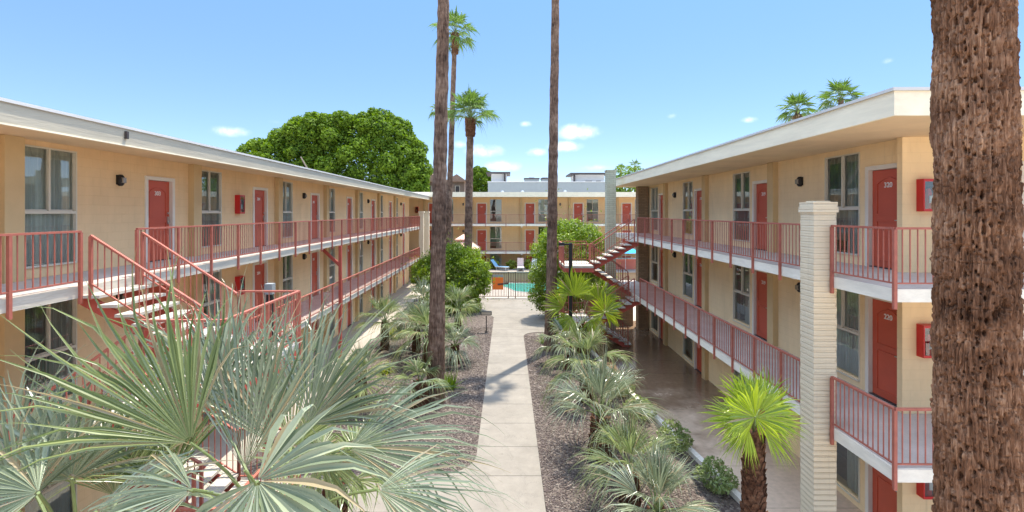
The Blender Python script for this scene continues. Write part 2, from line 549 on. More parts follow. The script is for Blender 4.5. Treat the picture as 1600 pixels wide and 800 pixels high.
M['dirt'] = pm('dry_ground', (0.46, 0.38, 0.30), rough=0.95, var=0.15, vscale=0.4, fine=0.1)
M['deck_pale'] = pm('pool_deck_paint', (0.34, 0.295, 0.25), rough=0.8, var=0.08)
M['water'] = water_mat()
M['terrace_wall'] = pm('terrace_wall_tan', (0.42, 0.29, 0.175), rough=0.85, var=0.08)
M['orange'] = pm('orange_sign_face', (0.75, 0.17, 0.03), rough=0.5, var=0.04)
M['grey_paint'] = pm('parapet_grey', (0.25, 0.27, 0.27), rough=0.8, var=0.05)
M['white'] = pm('white_paint', (0.60, 0.59, 0.57), rough=0.7, var=0.05)
M['dark'] = pm('dark_fascia', (0.06, 0.05, 0.05), rough=0.6, var=0.1)
M['tile'] = pm('roof_tile', (0.34, 0.22, 0.16), rough=0.9, var=0.2, vscale=6, bump=0.6, bscale=12)
M['stone_brown'] = pm('house_stucco', (0.26, 0.19, 0.15), rough=0.9, var=0.15)
M['salmon_canvas'] = pm('canvas_salmon', (0.70, 0.44, 0.35), rough=0.85, var=0.05)
M['blue_canvas'] = pm('canvas_blue', (0.02, 0.36, 0.68), rough=0.7, var=0.05)
M['blue_mesh'] = pm('lounger_blue', (0.22, 0.42, 0.60), rough=0.7, var=0.05)
M['pink_mesh'] = pm('lounger_blush', (0.66, 0.50, 0.45), rough=0.7, var=0.05)
M['coral'] = pm('coral_paint', (0.66, 0.20, 0.14), rough=0.7, var=0.06)
M['bark_near'] = trunk_mat('palm_bark_near', (0.04, 0.018, 0.010), (0.225, 0.112, 0.062), (0.56, 0.335, 0.205), zs=0.10, scale=20)
M['bark_tall'] = trunk_mat('palm_bark_tall', (0.03, 0.018, 0.013), (0.15, 0.093, 0.065), (0.34, 0.235, 0.17), zs=0.14, scale=8, bump=1.0)
M['bark_husk'] = trunk_mat('palm_husk', (0.035, 0.017, 0.010), (0.125, 0.058, 0.033), (0.26, 0.145, 0.085), zs=0.6, scale=8)
M['bark_ficus'] = trunk_mat('ficus_bark', (0.16, 0.13, 0.10), (0.26, 0.22, 0.18), (0.36, 0.31, 0.26))
M['leaf_blue'] = leaf_mat('palm_leaf_blue', (0.05, 0.085, 0.036), (0.41, 0.44, 0.30), trans=0.25, rough=0.27, spec=0.8, scale=1.2, dry=0.05)
M['leaf_mix'] = leaf_mat('palm_leaf_grey_green', (0.05, 0.09, 0.025), (0.36, 0.40, 0.19), trans=0.36, rough=0.28, spec=0.7, scale=1.2, dry=0.07)
M['leaf_bright'] = leaf_mat('palm_leaf_bright', (0.12, 0.20, 0.025), (0.48, 0.56, 0.09), trans=0.34, rough=0.30, spec=0.6, scale=1.2, dry=0.01)
M['leaf_tall'] = leaf_mat('palm_leaf_tall', (0.05, 0.10, 0.02), (0.18, 0.27, 0.06), trans=0.3, scale=0.8)
M['petiole'] = pm('petiole_green', (0.16, 0.20, 0.075), rough=0.5, var=0.15)
M['leaf_ficus'] = leaf_mat('ficus_leaf', (0.022, 0.06, 0.008), (0.20, 0.30, 0.025), trans=0.3, scale=0.45, spec=0.15, rough=0.65)
M['leaf_bush'] = leaf_mat('shrub_leaf', (0.03, 0.08, 0.008), (0.32, 0.42, 0.05), trans=0.38, scale=0.7)
M['leaf_citrus'] = leaf_mat('citrus_leaf', (0.025, 0.07, 0.006), (0.30, 0.40, 0.035), trans=0.34, scale=0.7)
M['leaf_yellow'] = leaf_mat('yellow_green_leaf', (0.12, 0.18, 0.02), (0.38, 0.40, 0.06), trans=0.35, scale=1.5)
M['leaf_low'] = leaf_mat('low_plant_leaf', (0.09, 0.15, 0.035), (0.36, 0.42, 0.16), trans=0.3, scale=1.5)
M['twig'] = pm('twig', (0.13, 0.09, 0.06), rough=0.9, var=0.15)
M['dead'] = leaf_mat('dry_frond', (0.16, 0.10, 0.05), (0.34, 0.24, 0.13), trans=0.15, scale=1.5)

# ------------------------------------------------------------------ mesh building


class MB:
    def __init__(s):
        s.v = []
        s.f = []

    def box(s, x0, y0, z0, x1, y1, z1):
        if x0 > x1: x0, x1 = x1, x0
        if y0 > y1: y0, y1 = y1, y0
        if z0 > z1: z0, z1 = z1, z0
        b = len(s.v)
        s.v += [(x0, y0, z0), (x1, y0, z0), (x1, y1, z0), (x0, y1, z0), (x0, y0, z1), (x1, y0, z1), (x1, y1, z1), (x0, y1, z1)]
        s.f += [(b, b + 3, b + 2, b + 1), (b + 4, b + 5, b + 6, b + 7), (b, b + 1, b + 5, b + 4), (b + 1, b + 2, b + 6, b + 5),
                (b + 2, b + 3, b + 7, b + 6), (b + 3, b, b + 4, b + 7)]
        return s

    def bar(s, p0, p1, w, h, up=(0, 0, 1)):
        p0, p1 = Vector(p0), Vector(p1)
        d = (p1 - p0).normalized()
        up = Vector(up)
        if abs(d.dot(up)) > 0.99:
            up = Vector((0, 1, 0))
        sd_ = d.cross(up).normalized()
        u = sd_.cross(d).normalized()
        b = len(s.v)
        for p in (p0, p1):
            for a, c in ((-1, -1), (1, -1), (1, 1), (-1, 1)):
                s.v.append(tuple(p + sd_ * (a * w / 2) + u * (c * h / 2)))
        s.f += [(b, b + 1, b + 2, b + 3), (b + 7, b + 6, b + 5, b + 4)]
        for i in range(4):
            j = (i + 1) % 4
            s.f.append((b + i, b + 4 + i, b + 4 + j, b + j))
        return s

    def tube(s, pts, rad, n=10, cap=True):
        if isinstance(rad, (int, float)):
            rad = [rad] * len(pts)
        pts = [Vector(p) for p in pts]
        b = len(s.v)
        for i, p in enumerate(pts):
            d = (pts[min(i + 1, len(pts) - 1)] - pts[max(i - 1, 0)]).normalized()
            ref = Vector((1, 0, 0)) if abs(d.x) < 0.9 else Vector((0, 1, 0))
            a = d.cross(ref).normalized()
            c = d.cross(a).normalized()
            for k in range(n):
                t = 2 * math.pi * k / n
                s.v.append(tuple(p + (a * math.cos(t) + c * math.sin(t)) * rad[i]))
        for i in range(len(pts) - 1):
            for k in range(n):
                k2 = (k + 1) % n
                s.f.append((b + i * n + k, b + i * n + k2, b + (i + 1) * n + k2, b + (i + 1) * n + k))
        if cap:
            s.f.append(tuple(b + k for k in range(n)))
            s.f.append(tuple(b + (len(pts) - 1) * n + k for k in reversed(range(n))))
        return s

    def poly(s, pts, z0, z1):
        """vertical prism of a counter-clockwise outline"""
        b = len(s.v)
        n = len(pts)
        for z in (z0, z1):
            for x, y in pts:
                s.v.append((x, y, z))
        s.f.append(tuple(b + n + i for i in range(n)))
        s.f.append(tuple(b + i for i in reversed(range(n))))
        for i in range(n):
            j = (i + 1) % n
            s.f.append((b + i, b + j, b + n + j, b + n + i))
        return s

    def quad(s, a, b_, c, d):
        b = len(s.v)
        s.v += [tuple(a), tuple(b_), tuple(c), tuple(d)]
        s.f.append((b, b + 1, b + 2, b + 3))
        return s

    def mesh(s, name, mat, smooth=False, off=(0, 0, 0)):
        me = bpy.data.meshes.new(name)
        v = s.v
        if any(off):
            v = [(a - off[0], b - off[1], c - off[2]) for a, b, c in v]
        me.from_pydata(v, [], s.f)
        me.materials.append(mat)
        if smooth:
            me.polygons.foreach_set('use_smooth', [True] * len(me.polygons))
        me.update()
        return me


def np_mesh(name, V, F, mat, smooth=False):
    """V (n,3) array, F (m,4) array"""
    me = bpy.data.meshes.new(name)
    me.vertices.add(len(V))
    me.vertices.foreach_set('co', np.asarray(V, np.float32).ravel())
    k = F.shape[1]
    me.loops.add(F.size)
    me.loops.foreach_set('vertex_index', F.astype(np.int32).ravel())
    me.polygons.add(len(F))
    me.polygons.foreach_set('loop_start', np.arange(0, F.size, k, dtype=np.int32))
    me.polygons.foreach_set('loop_total', np.full(len(F), k, np.int32))
    if smooth:
        me.polygons.foreach_set('use_smooth', np.ones(len(F), bool))
    me.materials.append(mat)
    me.update(calc_edges=True)
    return me


def put(name, mesh, parent=None, loc=(0, 0, 0), rz=0.0, label=None, kind=None):
    o = bpy.data.objects.new(name, mesh)
    COL.objects.link(o)
    if parent is not None:
        o.parent = parent
    o.location = loc
    o.rotation_euler = (0, 0, rz)
    if label:
        o['label'] = label
    if kind:
        o['kind'] = kind
    return o


def structure(name, mb, mat, rz=0.0):
    return put(name, mb.mesh(name, mat), None, (0, 0, 0), rz, kind='structure')


class Thing:
    """an Empty at the thing's base; parts are given in the coordinates of its frame"""

    def __init__(s, name, label, cat, org=(0, 0, 0), rot=0.0, group=None):
        s.org = Vector(org)
        s.rot = rot
        e = bpy.data.objects.new(name, None)
        e.empty_display_size = 0.3
        COL.objects.link(e)
        e.location = Matrix.Rotation(rot, 3, 'Z') @ s.org
        e.rotation_euler = (0, 0, rot)
        e['label'] = label
        e['category'] = cat
        if group:
            e['group'] = group
        s.e = e

    def part(s, name, mb, mat, parent=None, smooth=False, label=None, kind=None):
        me = mb.mesh(name, mat, smooth, s.org)
        return put(name, me, parent or s.e, label=label, kind=kind)

    def place(s, name, mesh, loc, rz=0.0, parent=None, label=None):
        return put(name, mesh, parent or s.e, Vector(loc) - s.org, rz, label)


def at(u, v, t):
    """the world point that the photo shows at pixel (u, v) when it lies t metres ahead"""
    return Vector(((u - VPU) * t / F_PX, t, EYE - (v - VPV) * t / F_PX))


RL, RR = 0.01316, -0.0092          # the two long wings are not quite parallel

# ------------------------------------------------------------------ shared door / window / lamp meshes (width along x, outside towards -y)


def make_door_meshes():
    w, h = 0.88, 2.05
    a = MB().box(-w / 2, 0.06, 0.01, w / 2, 0.105, h)
    # raised mouldings: arched top panel, two lower panels
    def ring(x0, x1, z0, z1, arch=0.0):
        pts = [(x0, z0), (x1, z0), (x1, z1)]
        if arch:
            for i in range(1, 8):
                t = i / 8
                pts.append((x1 + (x0 - x1) * t, z1 + arch * math.sin(math.pi * t)))
        pts.append((x0, z1))
        for i in range(len(pts)):
            p, q = pts[i], pts[(i + 1) % len(pts)]
            a.bar((p[0], 0.055, p[1]), (q[0], 0.055, q[1]), 0.022, 0.022, (0, 1, 0))
    ring(-0.30, 0.30, 1.12, 1.76, 0.12)
    ring(-0.30, 0.30, 0.16, 0.98)
    leaf = a.mesh('door', M['door'])
    t = MB()
    t.box(-w / 2 - 0.10, -0.03, 0, -w / 2 - 0.005, 0.12, h + 0.10)
    t.box(w / 2 + 0.005, -0.03, 0, w / 2 + 0.10, 0.12, h + 0.10)
    t.box(-w / 2 - 0.005, -0.03, h + 0.008, w / 2 + 0.005, 0.12, h + 0.10)
    trim = t.mesh('door_trim', M['trim'])
    k = MB()
    for sx in (1,):
        x = 0.37
        k.box(x - 0.025, 0.035, 0.93, x + 0.025, 0.06, 1.13)
        k.tube([(x, 0.04, 1.0), (x, -0.01, 1.0)], 0.013, 8)
        k.bar((x + 0.01, -0.012, 1.0), (x - 0.11, -0.012, 1.0), 0.018, 0.022)
        k.tube([(x, 0.05, 1.22), (x, 0.03, 1.22)], 0.028, 10)
    handle = k.mesh('handle', M['metal'])
    th = MB().box(-w / 2, -0.01, 0.0, w / 2, 0.11, 0.018).mesh('threshold', M['dark'])
    return leaf, trim, handle, th


DOOR = make_door_meshes()
WIN_W, WIN_B, WIN_T = 1.20, 0.20, 2.50


def make_window_meshes():
    w, z0, z1 = WIN_W, WIN_B, WIN_T
    tr0, tr1 = 1.215, 1.27
    f = MB()
    fw = 0.030
    y0, y1 = -0.015, 0.09
    f.box(-w / 2, y0, z0, -w / 2 + fw, y1, z1)
    f.box(w / 2 - fw, y0, z0, w / 2, y1, z1)
    f.box(-w / 2 + fw, y0, z1 - fw, w / 2 - fw, y1, z1)
    f.box(-w / 2 + fw, y0 - 0.02, z0, w / 2 - fw, y1, z0 + fw)
    f.box(-w / 2 + fw, y0 + 0.006, tr0, w / 2 - fw, y1, tr1)
    f.box(-0.02, 0.0, tr1, 0.02, 0.075, z1 - fw)
    for s_ in (-1, 1):                              # slider sashes
        cx = s_ * (w / 4 - 0.005)
        hw = w / 4 - 0.04
        yy = 0.02 if s_ < 0 else 0.04
        f.box(cx - hw, yy, tr1, cx + hw, yy + 0.022, tr1 + 0.03)
    frame = f.mesh('window', M['wframe'])
    p1 = MB().quad((-w / 2 + fw, 0.045, tr1), (-0.02, 0.045, tr1), (-0.02, 0.045, z1 - fw), (-w / 2 + fw, 0.045, z1 - fw)).mesh('pane', M['glass'])
    p2 = MB().quad((0.02, 0.06, tr1), (w / 2 - fw, 0.06, tr1), (w / 2 - fw, 0.06, z1 - fw), (0.02, 0.06, z1 - fw)).mesh('pane', M['glass'])
    p3 = MB().quad((-w / 2 + fw, 0.05, z0 + fw), (w / 2 - fw, 0.05, z0 + fw), (w / 2 - fw, 0.05, tr0), (-w / 2 + fw, 0.05, tr0)).mesh('pane', M['glass'])

    def curtain(x0, x1, zb, nm, mat):
        c = MB()
        n = 44
        for i in range(n + 1):
            x = x0 + (x1 - x0) * i / n
            y = 0.11 + 0.022 * math.sin(i * 1.9) + 0.008 * math.sin(i * 0.7)
            c.v += [(x, y, zb), (x, y, z1)]
        for i in range(n):
            c.f.append((2 * i, 2 * i + 2, 2 * i + 3, 2 * i + 1))
        return c.mesh(nm, mat)
    ca = curtain(-w / 2, w / 2, z0, 'curtain', M['curtain'])
    cb = curtain(0.02, w / 2, z0, 'curtain', M['curtain_light'])
    cc = curtain(-w / 2, 0.1, z0 + 0.3, 'curtain', M['curtain'])
    cl = curtain(-w / 2, w / 2, z0, 'curtain', M['curtain_light'])
    return frame, (p1, p2, p3), (ca, cb, cc, cl)


WIN = make_window_meshes()
_txt = {}


def number_mesh(s):
    if s not in _txt:
        cu = bpy.data.curves.new('number', 'FONT')
        cu.body = s
        cu.size = 0.15
        cu.extrude = 0.004
        cu.offset = 0.002
        cu.align_x = 'CENTER'
        o = bpy.data.objects.new('tmp_text', cu)
        COL.objects.link(o)
        dg = bpy.context.evaluated_depsgraph_get()
        me = bpy.data.meshes.new_from_object(o.evaluated_get(dg))
        bpy.data.objects.remove(o)
        me.name = 'door_number'
        rot = Matrix.Rotation(R_(90), 4, 'X')
        me.transform(rot)
        me.materials.clear()
        me.materials.append(M['number'])
        _txt[s] = me
    return _txt[s]


def add_door(T, loc, rz, number=None):
    d = T.place('door', DOOR[0], loc, rz)
    for nm, me in (('door_trim', DOOR[1]), ('handle', DOOR[2]), ('threshold', DOOR[3])):
        put(nm, me, d)
    if number:
        put('door_number', number_mesh(number), d, (0, 0.055, 1.68))
    return d


def add_window(T, loc, rz, which):
    w = T.place('window', WIN[0], loc, rz)
    for p in WIN[1]:
        put('pane', p, w)
    for c in which:
        put('curtain', WIN[2][c], w)
    return w


def wall_boxes(mb, axis, fixed0, fixed1, a0, a1, z0, z1, openings):
    """wall slab along y (axis 'y') or x, with rectangular openings (a, b, zb, zt)"""
    ops = sorted(openings)
    cur = a0

    def bx(p, q, za, zb):
        if q - p < 1e-4 or zb - za < 1e-4:
            return
        if axis == 'y':
            mb.box(fixed0, p, za, fixed1, q, zb)
        else:
            mb.box(p, fixed0, za, q, fixed1, zb)
    for (p, q, zb, zt) in ops:
        bx(cur, p, z0, z1)
        bx(p, q, z0, zb)
        bx(p, q, zt, z1)
        cur = q
    bx(cur, a1, z0, z1)


LAMP_G = 'wall lamps along the open walkways'
LAMP = None


def lamp_meshes():
    b = MB()
    pts, rad = [], []
    for i in range(9):
        a = i / 8 * math.pi
        pts.append((0, -0.05, -0.13 + 0.26 * i / 8))
        rad.append(0.035 + 0.055 * math.sin(a) ** 0.6)
    b.tube(pts, rad, 12)
    b.box(-0.07, -0.02, -0.10, 0.07, 0.0, 0.12)
    body = b.mesh('lamp_body', M['black'], True)
    g = MB().box(-0.05, -0.15, -0.06, 0.05, -0.10, 0.06).mesh('lamp_glass', M['lampglass'])
    return body, g


LAMP = lamp_meshes()


def wall_lamp(loc, rz, frame_rot, label):
    T = Thing('wall_lamp', label, 'wall lamp', loc, frame_rot, LAMP_G)
    T.place('lamp_body', LAMP[0], loc, rz)
    T.place('lamp_glass', LAMP[1], loc, rz)


def cabinet_meshes():
    w, h, d = 0.32, 0.62, 0.15
    b = MB()
    b.box(-w / 2, -0.02, 0, w / 2, 0, h)
    b.box(-w / 2, -d, 0, -w / 2 + 0.02, -0.02, h)
    b.box(w / 2 - 0.02, -d, 0, w / 2, -0.02, h)
    b.box(-w / 2 + 0.02, -d, 0, w / 2 - 0.02, -0.02, 0.02)
    b.box(-w / 2 + 0.02, -d, h - 0.02, w / 2 - 0.02, -0.02, h)
    for (x0, x1, z0, z1) in ((-w / 2, w / 2, 0, 0.05), (-w / 2, w / 2, h - 0.05, h), (-w / 2, -w / 2 + 0.025, 0.05, h - 0.05), (w / 2 - 0.025, w / 2, 0.05, h - 0.05)):
        b.box(x0, -d - 0.02, z0, x1, -d - 0.002, z1)
    body = b.mesh('cabinet', M['redbox'])
    g = MB().quad((-w / 2 + 0.025, -d - 0.01, 0.05), (w / 2 - 0.025, -d - 0.01, 0.05), (w / 2 - 0.025, -d - 0.01, h - 0.05), (-w / 2 + 0.025, -d - 0.01, h - 0.05)).mesh('cabinet_window', M['glass'])
    e = MB()
    e.tube([(0, -0.085, 0.05), (0, -0.085, 0.36), (0, -0.085, 0.40), (0, -0.085, 0.44)], [0.05, 0.05, 0.04, 0.02], 12)
    ext = e.mesh('extinguisher', M['redbox'], True)
    n = MB().box(-0.03, -0.13, 0.44, 0.05, -0.08, 0.48)
    n.tube([(0.04, -0.11, 0.46), (0.09, -0.13, 0.38), (0.08, -0.13, 0.2)], 0.012, 6)
    nz = n.mesh('nozzle', M['black'])
    l = MB().box(-0.03, -0.147, 0.16, 0.03, -0.138, 0.30).mesh('paper_tag', M['white'])
    bp = MB().box(-w / 2 + 0.021, -0.026, 0.021, w / 2 - 0.021, -0.0205, h - 0.021).mesh('back_plate', M['dark'])
    return body, g, ext, nz, l, bp


CAB = cabinet_meshes()


def cabinet(loc, rz, frame_rot, label):
    T = Thing('fire_extinguisher_cabinet', label, 'fire cabinet', loc, frame_rot, 'red fire extinguisher cabinets on the walls')
    c = T.place('cabinet', CAB[0], loc, rz)
    put('cabinet_window', CAB[1], c)
    put('back_plate', CAB[5], c)
    x = T.place('extinguisher', CAB[2], loc, rz)
    put('nozzle', CAB[3], x)
    put('paper_tag', CAB[4], x)


# ------------------------------------------------------------------ railings
RAIL_G = 'salmon painted balcony railings'


def rail_parts(T, p0, p1, h=0.92, post_every=1.2, drop=0.30, mat=None, parent=None, first=True, last=True, step=0.115, bw=0.014,
               top=(0.05, 0.034), foot=0.09):
    """one straight (level or sloping) run of railing; p0/p1 lie on the walking surface"""
    mat = mat or M['rail']
    p0, p1 = Vector(p0), Vector(p1)
    run = p1 - p0
    ln = Vector((run.x, run.y, 0)).length
    n = max(1, round(ln / post_every))
    T.part('top_rail', MB().bar(p0 + Vector((0, 0, h)), p1 + Vector((0, 0, h)), *top), mat, parent)
    T.part('bottom_rail', MB().bar(p0 + Vector((0, 0, foot)), p1 + Vector((0, 0, foot)), 0.026, 0.022), mat, parent)
    for i in range(n + 1):
        if (i == 0 and not first) or (i == n and not last):
            continue
        p = p0 + run * (i / n)
        T.part('post', MB().box(p.x - 0.024, p.y - 0.024, p.z - drop, p.x + 0.024, p.y + 0.024, p.z + h - 0.017), mat, parent)
    for i in range(n):
        a = p0 + run * (i / n)
        b = p0 + run * ((i + 1) / n)
        k = max(2, round(ln / n / step))
        mb = MB()
        for j in range(1, k):
            p = a + (b - a) * (j / k)
            mb.box(p.x - bw / 2, p.y - bw / 2, p.z + foot, p.x + bw / 2, p.y + bw / 2, p.z + h - 0.016)
        T.part('baluster_panel', mb, mat, parent)


def railing(label, runs, rot, mat=None, **kw):
    T = Thing('railing', label, 'railing', runs[0][0], rot, RAIL_G)
    for i, (a, b) in enumerate(runs):
        rail_parts(T, a, b, mat=mat, first=(i == 0), **kw)
    return T


# ------------------------------------------------------------------ ground, path, beds, water
g = MB()
g.quad((-600, -120, -0.02), (600, -120, -0.02), (600, 900, -0.02), (-600, 900, -0.02))
structure('ground', g, M['dirt'])


def arc(cx, cy, r, a0, a1, n=8):
    return [(cx + r * math.cos(R_(a0 + (a1 - a0) * i / n)), cy + r * math.sin(R_(a0 + (a1 - a0) * i / n))) for i in range(n + 1)]


# concrete path: main strip, branch to the left stairs, plaza before the pool gate
pts = [(-0.80, 3.0), (0.84, 3.0), (0.86, 25.9)]
pts += [(x, y) for x, y in arc(1.76, 25.9, 0.9, 180, 90)]
pts += [(3.2, 26.8), (3.2, 37.35), (-2.6, 37.35), (-2.6, 34.0), (-1.6, 32.2)]
pts += [(-0.86, 30.6), (-0.84, 13.4)]
pts += [(x, y) for x, y in arc(-1.84, 13.2, 1.0, 0, -90, 8)]
pts += [(-6.83, 12.2), (-6.82, 10.7), (-0.8, 10.7)]
MBp = MB()
MBp.poly(pts, 0.0, 0.05)
structure('path', MBp, M['path'])
# sealed walkway floor under the right wing and the pale one under the left wing
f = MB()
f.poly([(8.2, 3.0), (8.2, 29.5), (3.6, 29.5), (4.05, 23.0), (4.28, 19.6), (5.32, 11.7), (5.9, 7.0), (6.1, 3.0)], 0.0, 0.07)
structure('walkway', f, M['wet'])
f = MB()
f.poly([(-6.75, -3), (-7.1, 47.5), (-9.5, 47.5), (-9.3, -3)], 0.0, 0.06)
structure('walkway', f, M['pale_walk'])
# gravel beds
f = MB()
rp = [(0.86, 3.0), (6.1, 3.0), (5.9, 7.0), (5.32, 11.7), (4.28, 19.6), (4.05, 23.0), (3.6, 29.5), (3.2, 29.5), (3.2, 26.8), (1.76, 26.8)]
rp += [(x, y) for x, y in arc(1.76, 25.9, 0.9, 90, 180)]
f.poly(rp, 0.0, 0.03)
structure('gravel_bed', f, M['gravel'])
f = MB()
lp = [(-6.83, 12.2), (-1.84, 12.2)] + arc(-1.84, 13.2, 1.0, -90, 0, 8) + [(-0.86, 30.6), (-1.6, 32.2), (-2.6, 34), (-2.6, 37.3), (-7.0, 37.3)]
f.poly(lp, 0.0, 0.03)
structure('gravel_bed', f, M['gravel'])
f = MB()
f.poly([(-6.77, 2.0), (-0.8, 2.0), (-0.8, 10.7), (-6.82, 10.7)], 0.0, 0.028)
structure('gravel_bed', f, M['gravel'])


def loose_gravel(areas, n):
    V, F = [], []
    base = np.array([(1, 0, 0), (0, 1, 0), (-1, 0, 0), (0, -1, 0), (0, 0, 1), (0, 0, -1)], float)
    tri = np.array([(0, 1, 4), (1, 2, 4), (2, 3, 4), (3, 0, 4), (1, 0, 5), (2, 1, 5), (3, 2, 5), (0, 3, 5)])
    P = []
    for (fx, y0, y1, share) in areas:
        k = int(n * share)
        t = nr.random(k)
        y = y0 + (y1 - y0) * t ** 1.35
        u = nr.random(k)
        x0, x1 = fx(y)
        P.append(np.stack([x0 + (x1 - x0) * u, y, np.full(k, 0.034)], 1))
    P = np.concatenate(P)
    k = len(P)
    sc = nr.uniform(0.012, 0.034, (k, 1, 1)) * np.stack([nr.uniform(0.7, 1.4, k), nr.uniform(0.7, 1.4, k), nr.uniform(0.5, 0.9, k)], 1)[:, None, :]
    pts_ = base[None] * (1 + nr.normal(0, 0.18, (k, 6, 1))) * sc
    a = nr.uniform(0, 6.28, k)
    c, s_ = np.cos(a)[:, None], np.sin(a)[:, None]
    x = pts_[:, :, 0] * c - pts_[:, :, 1] * s_
    y = pts_[:, :, 0] * s_ + pts_[:, :, 1] * c
    pts_ = np.stack([x, y, pts_[:, :, 2]], 2) + P[:, None, :]
    Fa = tri[None] + (np.arange(k) * 6)[:, None, None]
    return np_mesh('loose_gravel', pts_.reshape(-1, 3), Fa.reshape(-1, 3), M['stones'])


def stone_mat():
    m = bpy.data.materials.new('stones')
    m.use_nodes = True
    nt = m.node_tree
    b = nt.nodes['Principled BSDF']
    geo = N(nt, 'ShaderNodeNewGeometry')
    rp = N(nt, 'ShaderNodeValToRGB')
    e = rp.color_ramp.elements
    e[0].color = (0.055, 0.038, 0.033, 1)
    e[1].color = (0.25, 0.21, 0.172, 1)
    for p, c in ((0.4, (0.105, 0.078, 0.067)), (0.8, (0.14, 0.110, 0.088))):
        q = e.new(p)
        q.color = (*c, 1)
    nt.links.new(geo.outputs['Random Per Island'], rp.inputs[0])
    nt.links.new(rp.outputs[0], b.inputs['Base Color'])
    b.inputs['Roughness'].default_value = 0.9
    return m


M['stones'] = stone_mat()
o = put('loose_gravel', loose_gravel([
    (lambda y: (np.full_like(y, 0.87), 4.0 + np.clip((17 - y) * 0.08, 0, 0.9)), 8.0, 26.0, 0.55),
    (lambda y: (np.full_like(y, -5.4), np.full_like(y, -0.86)), 12.5, 28.0, 0.45)], 42000))
o['kind'] = 'stuff'
o['label'] = 'loose brown and pinkish gravel covering the planting beds beside the path'
o['category'] = 'gravel'

# white painted kerb along the right bed
kb = MB()
cl = [(4.05, 23.0), (4.28, 19.6), (4.8, 15.6), (5.32, 11.7), (5.9, 7.0)]
for (a, b) in zip(cl[:-1], cl[1:]):
    kb.bar((a[0] - 0.07, a[1], 0.07), (b[0] - 0.07, b[1], 0.07), 0.16, 0.16)
structure('kerb', kb, M['kerb'])

# pool: coping and water (its basin is cut out of the pale deck around it)
near = []
for i in range(13):
    t = i / 12
    near.append((-0.9 + 1.5 * t, 43.6 - 3.0 * t + 1.3 * math.sin(math.pi * t) * 0.5))
edge = [(-0.9, 45.3)] + near + [(1.3, 40.1), (2.4, 39.6), (6.5, 39.4), (6.5, 45.3)]
f = MB()
f.poly([(-8, 37.36), (14, 37.36), (14, 45.6), (-8, 45.6)], -0.02, 0.05)
structure('pool_deck', f, M['deck_pale'])
f = MB()
f.poly(edge, 0.05, 0.085)
structure('pool_coping', f, M['white'])
cx = sum(p[0] for p in edge) / len(edge)
cy = sum(p[1] for p in edge) / len(edge)
inner = [(cx + (x - cx) * 0.95, cy + (y - cy) * 0.94) for x, y in edge]
f = MB()
f.poly(inner, 0.05, 0.092)
structure('pool_water', f, M['water'])

# ------------------------------------------------------------------ left wing (local x = -n, y = depth)
LF = [0.06, 2.70, 5.40]
LWN, LRN = 8.8, 7.1
LP = 5.22                                  # bay length
WT = 0.24                                  # wall thickness


